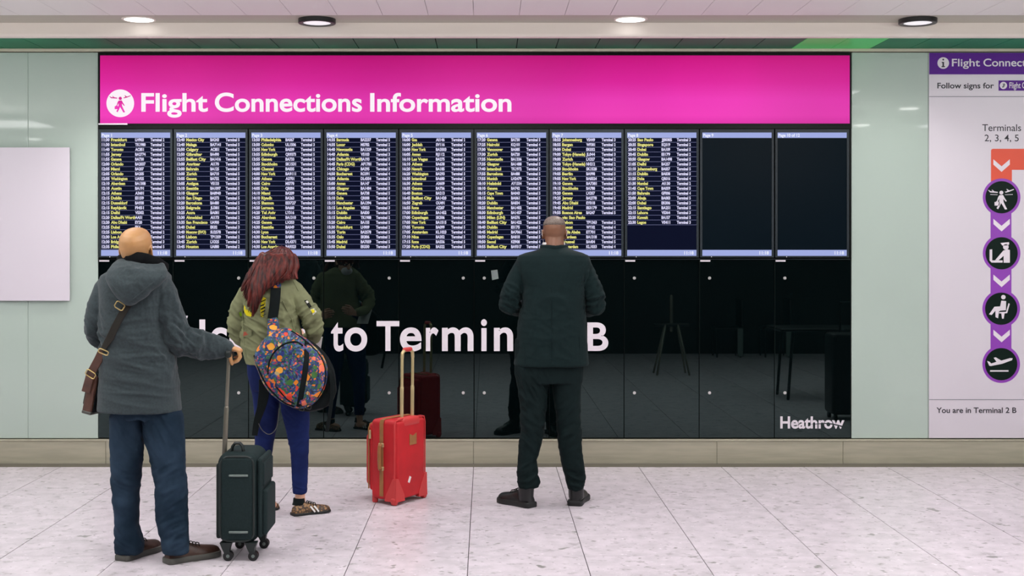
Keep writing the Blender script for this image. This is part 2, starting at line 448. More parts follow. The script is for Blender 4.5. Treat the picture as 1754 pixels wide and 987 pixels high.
def snake():
    m, nt, b = new_mat('brown_printed_fabric'); N = nt.nodes; L = nt.links
    tc = N.new('ShaderNodeTexCoord'); v = N.new('ShaderNodeTexVoronoi'); v.inputs['Scale'].default_value = 70; L.new(tc.outputs['Object'], v.inputs[0])
    r = N.new('ShaderNodeValToRGB'); L.new(v.outputs['Distance'], r.inputs[0])
    r.color_ramp.elements[0].position = .3; r.color_ramp.elements[0].color = rgb(150, 112, 70); r.color_ramp.elements[1].position = .6; r.color_ramp.elements[1].color = rgb(60, 42, 30)
    L.new(r.outputs[0], b.inputs['Base Color']); return m
M['snake'] = snake()

# ================================================================== STRUCTURE
HX = 7.2            # half length of the hall
YB = -9.72          # back wall
GL = 0.02           # glass face of the front wall
def struct(name, mb, m, parent=None, smooth=False):
    o = obj(name, mb, m, parent, smooth)
    if parent is None: o['kind'] = 'structure'
    return o
floor = struct('floor', MB().box((-HX, YB, -0.12), (HX, 0.0, -0.004)), M['grout'])
WORLD['floor'] = Vector()
TX0 = (811.5 - 833) / 232.5
tile_me = None
tiles_x = [TX0 + 0.6 * k for k in range(-12, 12)]
rest = MB()
def tile_box(x0, x1, y0, y1): return ((x0 + .0022, y0 + .0009, -.02), (x1 - .0022, y1 - .0009, 0))
mats_cache = {}
for j in range(17):
    y1 = -0.42 - 0.6 * (j - 1); y0 = y1 - 0.6
    if j == 0: y1 = -0.135; y0 = -0.42
    y0 = max(y0, YB)
    for x0 in tiles_x:
        x1 = x0 + .6
        a, b_ = tile_box(max(x0, -HX), min(x1, HX), y0, y1)
        if a[0] >= b_[0]: continue
        vis = y1 > -3.7 and abs((x0 + .3) ) < 4.1
        if not vis: rest.box(a, b_); continue
        key = 'first' if j == 0 else 'full'
        if key not in mats_cache:
            cx, cy = (a[0] + b_[0]) / 2, (a[1] + b_[1]) / 2
            mb = MB().box((a[0]-cx, a[1]-cy, a[2]), (b_[0]-cx, b_[1]-cy, b_[2]))
            me = bpy.data.meshes.new('floor_tile'); me.from_pydata([tuple(v) for v in mb.v], [], mb.f); me.materials.append(M['floor'])
            mats_cache[key] = me
        o = bpy.data.objects.new('floor_tile', mats_cache[key]); COL.objects.link(o)
        o.location = ((x0 + x1) / 2, (y0 + y1) / 2, 0); o.parent = floor
r_ = obj('floor_tiles_beyond', rest, M['floor'], floor); r_['kind'] = 'stuff'
r_.name = 'distant_floor_tiles'
struct('floor_strip', MB().box((-HX, -0.134, -0.02), (HX, 0.0, 0.0005)), M['steel_dark'])  # darker grey strip on the floor along the wall foot

# front wall: backing slab, pale green glass panels, steel skirting
wallf = struct('wall_front', MB().box((-HX, 0.06, 0), (HX, 0.25, 3.4)), M['dark'])
def X(x, Y=GL): return P(x, 423, Y).x
def Z(y, Y=GL): return P(833, y, Y).z
ZT, ZB = Z(90), Z(751)
def panel(x0, x1):
    return obj('glass_panel', MB().bbox((x0 + .0007, GL, ZB), (x1 - .0007, 0.055, ZT), .002, n=1), M['green_glass'], wallf)
xs = [-HX, -5.8, -4.6, X(48) , X(168)]
for a, b_ in zip(xs, xs[1:]): panel(a, b_)
xs = [X(1458.5), X(1590), X(1590) + 1.25, X(1590) + 2.5, HX]
for a, b_ in zip(xs, xs[1:]): panel(a, b_)
bb = struct('baseboard_front', MB().box((-HX, 0.01, 0), (HX, 0.058, 0.17)), M['steel_dark'])
xs = [-HX, -5.2, P(181, 0, 0).x, P(811, 0, 0).x, P(1228, 0, 0).x, P(1444, 0, 0).x, 5.2, HX]
for a, b_ in zip(xs, xs[1:]):
    obj('skirting_panel', MB().bbox((a + .001, 0.0, 0.001), (b_ - .001, 0.012, Z(756, 0)), .002, n=1), M['steel'], bb)
obj('skirting_ledge', MB().bbox((-HX, -0.006, Z(756, 0)), (HX, 0.058, Z(753, 0)), .002, n=2), M['steel'], bb)

# ceiling: slab, white planks, trough, fascia, green soffit
ceil = struct('ceiling', MB().box((-HX, YB, 3.22), (HX, 0.25, 3.4)), M['ceil_trough'])
zc = 3.13
me = None
k0 = P(810, 0, -1.5).x
x = k0 - .3 * 26
while x < HX:
    a = max(x, -HX); b_ = min(x + .3, HX)
    if b_ - a > .05:
        obj('ceiling_panel', MB().box((a + .0015, -9.7, zc), (b_ - .0015, -0.985, zc + .03)), M['ceil'], ceil)
    x += .3
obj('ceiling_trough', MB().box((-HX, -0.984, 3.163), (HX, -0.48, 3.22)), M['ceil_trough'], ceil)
fas = MB()
prof = [(-0.505, 3.17), (-0.505, 3.085), (-0.502, 3.074), (-0.494, 3.066), (-0.482, 3.0627), (-0.46, 3.0627), (-0.46, 3.17)]
fas.loft([[Vector((-HX, a, b_)) for a, b_ in prof], [Vector((HX, a, b_)) for a, b_ in prof]])
obj('fascia', fas, M['fascia'], ceil)
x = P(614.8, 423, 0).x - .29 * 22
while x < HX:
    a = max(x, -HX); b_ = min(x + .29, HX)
    in_glow = 2.17 < (a + b_) / 2 < 2.95  # these few panels carry the painted green glow
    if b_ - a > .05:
        obj('soffit_panel', MB().box((a + .003, -0.478, 3.0635), (b_ - .003, 0.02, 3.085)), M['soffit_glow'] if in_glow else M['soffit'], ceil)
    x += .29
struct('trim_2', MB().bbox((-HX, 0.0, Z(88, 0)), (HX, 0.06, Z(83, 0)), .003, n=2), M['trim'])
struct('wall_back', MB().box((-HX, YB - .2, 0), (HX, YB, 3.4)), M['dark'])
struct('wall_left', MB().box((-HX - .2, YB, 0), (-HX, 0.25, 3.4)), M['side'])
struct('wall_right', MB().box((HX, YB, 0), (HX + .2, 0.25, 3.4)), M['side'])

# downlights
def downlight(xp, black, label):
    c = P(xp, 33, -0.65); z = 3.163
    r = root('ceiling_downlight', (c.x, -0.65, z), label, 'ceiling light', 'downlights in the ceiling trough')
    if black:
        m = MB(); n = 40
        prof = [(.092, .004), (.096, -.030), (.124, -.032), (.128, -.028), (.128, .0), (.092, .0)]
        R = [[Vector((c.x + p_[0]*math.cos(2*PI*k/n), -0.65 + p_[0]*math.sin(2*PI*k/n), z + p_[1])) for k in range(n)] for p_ in prof]
        m.loft(R, cap=False); obj('housing', m, M['blk'], r, True)
        obj('diffuser', MB().cyl((c.x, -0.65, z - .026), .094, .004, n=40), M['lamp_dim'], r)
    else:
        m = MB(); n = 40
        prof = [(.099, 0), (.101, -.006), (.112, -.007), (.116, -.001), (.116, 0)]
        R = [[Vector((c.x + p_[0]*math.cos(2*PI*k/n), -0.65 + p_[0]*math.sin(2*PI*k/n), z + p_[1])) for k in range(n)] for p_ in prof]
        m.loft(R, cap=False); obj('ring', m, M['fascia'], r, True)
        obj('diffuser', MB().cyl((c.x, -0.65, z - .005), .100, .005, n=40), M['lamp_on'], r)
    l = bpy.data.lights.new('downlight_lamp', 'SPOT'); l.energy = 95 if not black else 45; l.spot_size = math.radians(125); l.spot_blend = 0.8
    l.shadow_soft_size = .09; l.color = (1, .96, .94)
    o = bpy.data.objects.new('downlight_lamp', l); o.location = (c.x, -0.65, z - .04); COL.objects.link(o)
downlight(238, False, 'round white glowing downlight above the left end of the magenta sign')
downlight(543, True, 'round black-ringed downlight above the word Connections')
downlight(1080, False, 'round white glowing downlight above the right half of the magenta sign')
downlight(1572, True, 'round black-ringed downlight above the purple direction sign')

for k, (x_, y_) in enumerate(((4.65, -4.62), (4.69, -6.56), (-6.39, -8.63))):
    r_ = root('ceiling_downlight', (x_, y_, 3.13), 'white hall downlight behind the camera, mirrored ' + ('high in the right green panel', 'lower in the right green panel', 'in the left green panel')[k], 'ceiling light', 'downlights over the hall')
    obj('ring', MB().cyl((x_, y_, 3.122), .125, .008, n=32), M['fascia'], r_)
    obj('diffuser', MB().cyl((x_, y_, 3.118), .105, .005, n=32), M['lamp_hall'], r_)

# ================================================================== WALL CABINET AND SIGN
def rect(mb, x0, y0, x1, y1, Y, th=.001):
    a = P(x0, y1, Y); b_ = P(x1, y0, Y)
    return mb.box((a.x, Y, a.z), (b_.x, Y + th, b_.z))
DX = 128.8
dj = [168, 297, 425.6, 554.3, 683.2, 812, 940.6, 1069, 1197.7, 1326.6, 1457.5]
cab = root('wall_cabinet', (X(812), GL, ZB), 'long black glass-fronted wall cabinet with white Welcome to Terminal 2 B lettering', 'cabinet')
m = MB(); rect(m, 168, 441, 1458, 751, GL + .012, .04); obj('carcass', m, M['black_metal'], cab)
m = MB(); rect(m, 300, 443.6, 1456, 444.8, GL - .001, .012); obj('top_rail', m, M['bezel'], cab)
for i in range(10):
    m = MB(); a = P(dj[i] + .55, 750, GL); b_ = P(dj[i+1] - .55, 445.5, GL)
    m.bbox((a.x, GL, a.z), (b_.x, GL + .011, b_.z), .0012, n=1)
    d = obj('door', m, M['black_glass'], cab, False)
    lx = (dj[i+1] - 16.5) if i < 5 else dj[i] + 17.5
    if i == 4: lx = 793.5
    for ly in (476.5, 673):
        c = P(lx, ly, GL); m = MB().cyl((c.x, GL - .007, c.z), .0115, .008, 'y', 20, ); m.cyl((c.x, GL - .009, c.z), .0045, .003, 'y', 12)
        obj('lock', m, M['chrome'], d, True)
    m = MB(); rect(m, dj[i] + 2, 445.6, dj[i] + 19, 448.4, GL - .003, .003); obj('label_tab', m, M['white'], d)
L_ = MB()
b0 = .02
for s_, a, b_, base, cp in (('W', 240, 322, 600, 541), ('l', 341.5, 351.5, 600, 547.5), ('T', 645, 684, 600, 550), ('B', 1006, 1042, 600, 552.5)):
    put_text(L_, s_, a, b_, base, cp, GL - .0008, b0, cap=s_)
for s_, a, b_ in (('e', 291, 333), ('c', 360.5, 389), ('o', 393, 438), ('m', 443, 503), ('e', 508, 546), ('o', 590, 629),
                  ('e', 685, 722), ('r', 729.5, 751), ('m', 757, 811), ('n', 846, 879), ('a', 889, 925), ('2', 960, 992)):
    put_text(L_, s_, a, b_, 600, 561 if s_ != '2' else 551, GL - .0008, b0, cap=s_)
put_text(L_, 't', 567, 588, 600, 552, GL - .0008, b0, cap='t')
put_text(L_, 'i', 824, 834, 600, 547, GL - .0008, b0, cap='i')
put_text(L_, 'l', 935, 944, 600, 547.5, GL - .0008, b0, cap='l')
obj('lettering', L_, M['white'], cab)
L_ = MB(); put_text(L_, 'Heathrow', 1336.5, 1446.5, 733.5, 713.5, GL - .0008, .028); obj('logo', L_, M['white'], cab)
m = MB(); Yq = GL - .0016
cv = [(1385, 727.2), (1400, 726.2), (1415, 725.6), (1426, 726.6), (1436, 729), (1447, 731.8)]
th_ = [.1, .6, .9, 1, 1.1, 1.2]
m.poly([(P(a, b_ - t, Yq).x, P(a, b_ - t, Yq).z) for (a, b_), t in zip(cv, th_)] + [(P(a, b_ + t, Yq).x, P(a, b_ + t, Yq).z) for (a, b_), t in list(zip(cv, th_))[::-1]], Yq, .0004)
obj('logo_swoosh', m, M['black_glass'], cab)
m = MB(); m.poly([(P(a, b_, GL).x, P(a, b_, GL).z) for a, b_ in ((841, 463.5), (852, 462), (854, 477.5), (843, 480))], GL - .0008, .0008)
obj('sticker', m, M['refl'], cab)
m = MB()
for yy in (465.5, 468.3, 471.5, 474.5):
    m.poly([(P(a, b_, GL).x, P(a, b_, GL).z) for a, b_ in ((843, yy), (852, yy - .9), (852, yy), (843, yy + .9))], GL - .0014, .0005)
obj('sticker_print', m, M['sgrey'], cab)

# black surround of the displays and the sign
hd = root('lightbox_sign', (X(812), GL, Z(216)), 'long backlit magenta Flight Connections Information sign above the screens', 'sign')
m = MB(); rect(m, 168.5, 90, 1458, 213.8, GL - .02, .075); obj('frame', m, M['black_metal'], hd)
m = MB(); rect(m, 171.5, 95, 1455.5, 211.5, GL - .026, .01); obj('lit_face', m, M['magenta'], hd)
L_ = MB(); Yt = GL - .028
put_text(L_, 'Flight', 242, 356, 190.5, 159.5, Yt, .022); put_text(L_, 'Connections', 368, 620, 190.5, 159, Yt, .022, cap='H'); put_text(L_, 'Information', 634, 876, 190.5, 159.5, Yt, .022)
obj('lettering', L_, M['te'], hd)
def pp(pts, ox, oy, s, Y):
    return [(P(ox + a / s, oy + b_ / s, Y).x, P(ox + a / s, oy + b_ / s, Y).z) for a, b_ in pts]
def disc(mb, cx, cy, r, Y, n=48, th=.001):
    c = P(cx, cy, Y); R_ = px(r, Y)
    mb.poly([(c.x + R_ * math.cos(2*PI*k/n), c.z + R_ * math.sin(2*PI*k/n)) for k in range(n)], Y, th)
WALK = [[(322,380),(350,378),(362,400),(378,425),(372,430),(352,408),(354,430),(365,455),(382,488),(365,490),(345,455),(335,440),(325,465),(312,488),(300,480),(315,455),(320,430),(322,405),(308,430),(303,425),(312,395)],
        [(285,432),(296,432),(296,426),(312,426),(312,432),(326,432),(322,460),(285,460)],
        [(235,340),(243,340),(250,348),(272,350),(262,338),(268,338),(282,350),(310,354),(308,362),(250,358)],
        [(358,350),(364,354),(385,347),(376,332),(382,332),(398,343),(432,332),(435,337),(400,352),(372,360)],
        [(252,372),(308,374),(308,378),(252,376)], [(365,374),(425,372),(425,376),(365,378)]]
m = MB(); disc(m, 206, 177, 23.7, Yt); obj('icon_disc', m, M['te'], hd)
m = MB()
def walk(mb, cx, cy, k, Y, parts=(0, 1, 2, 3, 4, 5)):
    for i in parts:
        mb.poly([(P(cx + (a - 337) * k, cy + (b_ - 400) * k, Y).x, P(cx + (a - 337) * k, cy + (b_ - 400) * k, Y).z) for a, b_ in WALK[i]], Y, .0008)
    disc(mb, cx, cy - 40 * k, 15 * k, Y, 20, .0008)
walk(m, 206, 176, .185, Yt - .001, (0, 1, 2, 3)); obj('icon_figure', m, M['magenta'], hd)
m = MB(); rect(m, 168.5, 211.3, 218, 213.7, GL - .029, .01); obj('label_tab', m, M['white'], hd)

# ------------------------------------------------------------------ ten screens
PG = ["""11:30 Frankfurt|LH903|2;11:30 Istanbul|TK1980|2;11:40 Toronto|AC851|2;11:55 Jersey|BA2774|5;11:55 Geneva|BA730|5;12:00 Orlando|BA2037|5;12:05 Miami|BA207|5;12:05 Orlando|BA205|5;12:05 Washington|UA925|2;12:10 Aberdeen|BA1308|5;12:10 Austin|BA191|5;12:15 Athens|A3601|2;12:15 Dublin|EI159|2;12:15 Dusseldorf|BA938|5;12:15 Reykjavik|FI451|2;12:15 Delhi|VS302|3;12:20 Dallas/Ft Worth|AA51|3;12:20 Abu Dhabi|EY20|4;12:25 Dubai|EK4|3;12:25 Lisbon|TP359|2;12:30 Los Angeles|BA269|5;12:30 Bridgetown|VS29|3;12:35 Philadelphia|BA67|5""",
"""12:40 Mexico City|BA243|5;12:40 Malaga|BA7141|5;12:50 Calgary|AC851|2;12:50 Gibraltar|BA490|5;12:55 Belfast City|BA1416|5;13:00 Amritsar|AI170|2;13:00 Bahrain|BA125|5;13:00 Zurich|BA710|5;13:05 Geneva|BA732|5;13:05 Antigua|VS133|3;13:10 Seattle|BA1097|5;13:10 Glasgow|BA8940|5;13:10 San Diego|BA273|5;13:20 Barcelona|BA480|5;13:20 Belgrade|JU381|2;13:25 Accra|BA081|5;13:30 Ahmedabad|AI173|2;13:35 San Francisco|UA900|2;13:40 Dubai|EK02|3;13:40 Moscow (SVO)|SU2578|4;13:40 Lisbon|TP1359|2;13:45 Zurich|LX325|2;13:45 Houston|UA880|2""",
"""13:50 Philadelphia|BA067|5;13:50 Colombo|UL1506|3;13:55 New York|BA039|5;13:55 Edinburgh|QR9373|5;13:55 Geneva|BA733|5;13:55 Stockholm|SK1531|2;14:00 Chennai|BA035|5;14:00 New York|BA9111|5;14:00 Athens|A3701|2;14:05 Cairo|MS778|2;14:05 Doha|QR004|4;14:10 Miami|BA209|5;14:10 Riyadh|BA263|5;14:15 Shannon|EI3727|2;14:20 Larnaca|BA660|5;14:20 Tel Aviv|LY316|2;14:25 Aberdeen|BA1310|5;14:25 Geneva|LX353|2;14:30 Seattle|BA049|5;14:30 Lyon|BA360|5;14:30 Bucharest|BA884|5;14:30 New York|DL4371|3;14:30 Los Angeles|BA9323|5""",
"""14:35 Bermuda|BA2237|5;14:35 Luxor|MS782|2;14:40 Newcastle|BA1329|5;14:40 Atlanta|VS103|3;14:40 Dallas/Ft Worth|BA193|5;14:45 Paris (CDG)|AF1781|4;14:45 Chicago|BA295|5;14:50 Bucharest|RO391|4;14:50 Atlanta|DL4354|3;15:00 Amman|BA147|5;15:00 Glasgow|BA1484|5;15:05 Geneva|BA738|5;15:10 Doha|QR008|4;15:15 Manchester|BA1394|5;15:15 Los Angeles|VS023|3;15:15 Dublin|BA830|5;15:15 Istanbul|TK1988|2;15:20 Cairo|BA155|5;15:30 Frankfurt|LH909|2;15:35 Turin|BA2578|5;15:35 Oslo|SK806|2;15:45 Madrid|BA7059|5;15:50 Dubai|EK030|3""",
"""16:00 Goa|AI146|2;16:00 Jeddah|SV116|4;16:00 New York|BA3503|5;16:05 Amman|RJ112|3;16:10 Las Vegas|BA275|5;16:10 Athens|BA638|5;16:20 Newark|BA185|5;16:20 Washington|BA293|5;16:30 Istanbul|BA680|5;16:30 Athens|A3609|2;16:35 Geneva|BA736|5;16:40 Boston|BA213|5;16:45 Belfast City|BA1420|5;16:50 Zagreb|OU491|2;16:55 Rome|AZ207|4;17:00 Edinburgh|BA1452|5;17:00 Copenhagen|SK506|2;17:05 New York|BA1515|5;17:05 Toronto|BA099|5;17:05 Amsterdam|KL1023|4;17:10 Nice|BA352|5;17:15 Rome|BA556|5;17:20 Paris (CDG)|BA322|5""",
"""17:20 Geneva|BA730|5;17:25 Nairobi|KQ101|4;17:30 Vancouver|BA085|5;17:30 Zurich|BA720|5;17:35 Newcastle|BA1336|5;17:35 Glasgow|BA1488|5;17:40 Istanbul|TK1972|2;17:55 Barcelona|BA488|5;17:55 Munich|LH2479|2;18:10 Helsinki|AY1334|3;18:10 Geneva|BA742|5;18:15 Cape Town|BA043|5;18:15 Male|BA061|5;18:20 Dublin|BA834|5;18:25 Manchester|BA1402|5;18:30 Edinburgh|BA1457|5;18:35 Milan (LIN)|BA576|5;18:40 Belfast City|BA1422|5;18:40 Dublin|EI175|2;18:45 Madrid|BA7061|5;18:50 Copenhagen|BA818|5;18:50 Seoul|KE908|4;18:55 Belfast City|BA9317|5""",
"""18:55 Johannesburg|VS449|3;18:55 Bergen|WF381|2;19:00 Dubai|EK032|3;19:00 Tokyo (Haneda)|JL044|3;19:00 Zurich|LX327|2;19:00 Tokyo (Haneda)|NH212|2;19:00 Stockholm|SK1528|2;19:05 Berlin|BA998|5;19:05 New York|BA8324|5;19:10 Geneva|BA7381|5;19:15 Stockholm|BA788|5;19:20 Geneva|LX357|2;19:25 Jersey|BA2778|5;19:45 Abu Dhabi|EY018|4;19:45 Madrid|IB3179|5;19:55 Buenos Aires|BA247|5; via: Sao Paulo||;20:00 Lisbon|TP1363|2;20:00 Muscat|WY102|4;20:00 Addis Ababa|ET701|2;20:05 Aberdeen|BA1318|5;20:15 Brussel|BA404|5;20:20 Amsterdam|KL1033|4""",
"""20:25 Sao Paulo|JJ8085|3;20:35 Singapore|SQ319|2;20:40 Dubai|BA109|5;20:45 Dublin|EI179|2;20:50 Glasgow|BA1498|5;21:05 Delhi|BA257|5;21:10 Johannesburg|BA057|5;21:15 Dublin|BA838|5;21:20 Doha|QR016|4;21:30 Mumbai|AI130|2;21:45 Cape Town|BA059|5;21:50 Bahrain|GF006|4;22:00 Abuja|BA083|5;22:00 Dubai|EK006|3;22:15 Santiago|BA251|5;22:15 Lahore|VS364|3;22:20 Kuwait|BA157|5;22:30 Lagos|VS411|3""", "", ""]
rec = root('display_surround', (X(812), GL, Z(441)), 'black recessed metal surround holding the ten flight screens', 'frame')
m = MB(); rect(m, 168.5, 213.9, 1458, 441.5, GL + .02, .03); obj('back_plate', m, M['black_metal'], rec)
m = MB(); rect(m, 168.5, 213.9, 1458, 220.5, GL - .014, .034); obj('top_bar', m, M['black_metal'], rec)
ORD = ['first', 'second', 'third', 'fourth', 'fifth', 'sixth', 'seventh', 'eighth']
for i in range(10):
    x0 = 172.7 + DX * i; x1 = x0 + 118.8
    lab = ('flight departures screen headed Page %d, %s from the left' % (i + 1, ORD[i])) if i < 8 else ('nearly blank dark screen headed Page 9' if i == 8 else 'nearly blank dark screen headed Page 10 of 12, at the right end')
    c = P((x0 + x1) / 2, 441, GL)
    r = root('flight_display', (c.x, GL - .02, c.z), lab, 'screen', 'flight screens in a row')
    Yf = GL - .018
    m = MB()
    for q in ((x0 - 3.8, 221.5, x0, 441), (x1, 221.5, x1 + 3.8, 441), (x0, 221.5, x1, 227), (x0, 438.6, x1, 441)):
        rect(m, *q, Yf, .03)
    obj('bezel', m, M['bezel'], r)
    m = MB(); rect(m, x0, 227, x1, 438.6, Yf + .008, .012); sc = obj('screen', m, M['scr'] if i < 8 else M['scr_off'], r)
    Ys = Yf + .0065
    m = MB(); rect(m, x0, 227, x1, 236.3, Ys); obj('header_bar', m, M['bar'], r)
    m = MB(); rect(m, x0, 428.2, x1, 438.4, Ys); obj('footer_bar', m, M['bar'], r)
    m = MB(); put_text(m, 'Page %d' % (i + 1) if i < 9 else 'Page 10 of 12', x0 + 1.5, x0 + (19 if i < 9 else 38), 234.3, 229, Ys - .001, .03)
    put_text(m, '11:18', x1 - 21, x1 - 5, 436, 430.5, Ys - .001, .03); q_ = obj('heading', m, M['tb'], r); q_['kind'] = 'stuff'
    rows = [q for q in PG[i].split(';') if q]
    if rows:
        mw = MB(); my = MB(); ml = MB()
        for k, q in enumerate(rows):
            a, fl, tm = q.split('|'); t_, city = a[:5].strip(), a[6:] if a[0] != ' ' else a.strip()
            yb = 241.8 + k * 8.323; yc = yb - 4.95
            if t_ and ':' in t_ and a[0] != ' ': put_text(mw, t_, x0 + 1.6, x0 + 15, yb, yc, Ys - .001, .05)
            put_text(my, city, x0 + 17.3, x0 + 17.3 + 3.05 * len(city) * (.93 if len(city) > 9 else 1.0), yb, yc, Ys - .001, .05)
            if fl:
                put_text(mw, fl, x0 + 58.7, x0 + 58.7 + 3.0 * len(fl), yb, yc, Ys - .001, .05)
                put_text(mw, 'Terminal', x0 + 85, x0 + 104.5, yb, yc, Ys - .001, .05); put_text(mw, tm, x0 + 106.3, x0 + 108.8, yb, yc, Ys - .001, .05)
            rect(ml, x0, yb + 1.7, x1, yb + 2.35, Ys, .0005)
        for q_ in (obj('white_text', mw, M['tw'], r), obj('city_names', my, M['ty'], r), obj('row_lines', ml, M['line'], r)): q_['kind'] = 'stuff'
    m = MB(); cc = P(x0 + 15.5, 440.2, Yf); m.cyl((cc.x, Yf - .003, cc.z), .0028, .004, 'y', 10); obj('indicator_light', m, M['te'], r)

# blank white board at left
wb = root('blank_board', (X(59) - .9, GL, Z(515)), 'large blank white board on the pale green wall at left', 'board')
a = P(119, 515.5, GL - .035); b_ = P(119, 252.5, GL - .035)
obj('panel', MB().bbox((a.x - 2.4, GL - .035, a.z), (a.x, GL - .022, b_.z), .002, n=1), M['white_board'], wb)
for q in (-2.3, -.12):
    obj('spacer', MB().box((a.x + q, GL - .023, a.z + .05), (a.x + q + .03, GL, b_.z - .05)), M['steel_dark'], wb)

# direction sign at right
SY = GL - .012
sg = root('direction_sign', (X(1750), GL, ZB), 'tall white and purple Flight Connections direction sign with round icons', 'sign')
xr = 1882
m = MB(); rect(m, 1591.5, 90.5, xr, 750.5, SY, .0115); obj('panel', m, M['sboard'], sg)
m = MB(); rect(m, 1591.8, 90.5, xr, 127.5, SY - .001); obj('header_band', m, M['purple'], sg)
Y2 = SY - .002
m = MB(); disc(m, 1615.7, 108, 9.9, Y2); obj('information_icon', m, M['white'], sg)
m = MB(); disc(m, 1615.7, 102.2, 1.5, Y2 - .001, 16); m.poly(pp([(1613.2,106),(1617,106),(1617,113.2),(1618.6,113.2),(1618.6,115),(1612.8,115),(1612.8,113.2),(1614.4,113.2),(1614.4,107.8),(1613.2,107.8)], 0, 0, 1, Y2 - .001), Y2 - .001)
obj('icon_letter', m, M['stext'], sg)
m = MB(); put_text(m, 'Flight', 1630.5, 1678.5, 113.5, 100.8, Y2, .012); put_text(m, 'Connections', 1684.5, 1792, 113.5, 100.6, Y2, .012)
obj('header_text', m, M['white'], sg)
m = MB(); put_text(m, 'Follow signs for', 1605.5, 1702.5, 151.3, 141.8, SY - .001, .02)
obj('black_text', m, M['stext'], sg)
m = MB(); put_text(m, 'Terminals', 1682.5, 1749, 224.5, 213, SY - .001, .004); put_text(m, '2, 3, 4, 5', 1686.5, 1745, 242, 230.8, SY - .001, .004)
obj('black_text', m, M['stext'], sg)
m = MB(); put_text(m, 'You are in Terminal 2 B', 1604, 1741, 707.5, 698.2, SY - .001, .018)
obj('black_text', m, M['stext'], sg)
m = MB(); rect(m, 1591.5, 165, xr, 166, SY - .001); obj('rule_line', m, M['sgrey'], sg); m = MB(); rect(m, 1591.5, 684.3, xr, 685.3, SY - .001); obj('rule_line', m, M['sgrey'], sg)
m = MB(); rect(m, 1710.5, 137.8, 1800, 155.4, SY - .001); obj('small_plate', m, M['purple'], sg)
m = MB(); disc(m, 1718.8, 146.4, 6.2, Y2); put_text(m, 'Flight Connections', 1729, 1797, 151, 141, Y2, .012); obj('plate_text', m, M['white'], sg)
m = MB(); m.poly(pp([(1717,143.5),(1721,143),(1722,145),(1719.5,150),(1716,150),(1718.5,145.5)], 0, 0, 1, Y2 - .001), Y2 - .001, .0005); obj('plate_icon', m, M['sgrey'], sg)
m = MB(); m.poly(pp([(1697.5,258),(1698.3,256),(1700.5,255),(1830,255),(1830,291),(1733.3,291),(1733.3,312),(1697.5,312)], 0, 0, 1, SY - .001), SY - .001); obj('red_route', m, M['sred'], sg)
m = MB(); rect(m, 1696.8, 330, 1732.5, 625, SY - .0012, .0012)
for cy in (338, 434, 529, 624): disc(m, 1715 if cy > 500 else 1715.7, cy, 32.2, SY - .0014, 64, .0012)
obj('violet_route', m, M['purple2'], sg)
for cy in (338, 434, 529, 624):
    m = MB(); disc(m, 1715 if cy > 500 else 1715.7, cy, 27.6, SY - .0024, 56); obj('icon_disc', m, M['sblack'], sg)
for cy in (0, 102, 197.5, 292):
    m = MB(); m.poly(pp([(1701.6,273+cy),(1715.6,285+cy),(1729.7,273+cy),(1729.7,282+cy),(1715.6,294.5+cy),(1701.6,282+cy)], 0, 0, 1, Y2), Y2, .0008)
    obj('chevron', m, M['white'], sg)
Y3 = SY - .0032
m = MB(); walk(m, 1715.2, 339, .222, Y3); obj('icon_figure', m, M['white'], sg); m = MB()
s4 = 4.486
for q in ([(330,746),(396,740),(398,756),(386,764),(345,766)], [(352,805),(385,795),(403,800),(403,898),(355,898),(355,845),(315,880),(290,878)], [(247,797),(267,795),(267,880),(347,880),(347,897),(262,897),(247,880)]):
    m.poly(pp(q, 1640, 250, s4, Y3), Y3, .0008)
disc(m, 1640 + 372/s4, 250 + 777/s4, 4.8, Y3, 20, .0008); obj('icon_figure', m, M['white'], sg); m = MB()
s5 = 3.657
for q in ([(955,92),(985,95),(984,152),(948,155),(940,160),(935,203),(919,195),(918,155),(895,182),(878,178),(912,130),(948,128)], [(1000,108),(985,162),(942,164),(942,172),(955,172),(960,205),(970,205),(975,172),(992,170),(1008,112)],
          [(866,470),(880,474),(892,486),(925,475),(907,450),(920,447),(955,468),(1010,452),(1026,453),(1022,465),(960,488),(890,502),(880,500)], [(885,528),(1000,528),(1000,537),(885,537)]):
    m.poly(pp(q, 1454, 490, s5, Y3), Y3, .0008)
disc(m, 1454 + 968/s5, 490 + 70/s5, 3.8, Y3, 20, .0008)
obj('icon_figure', m, M['white'], sg)

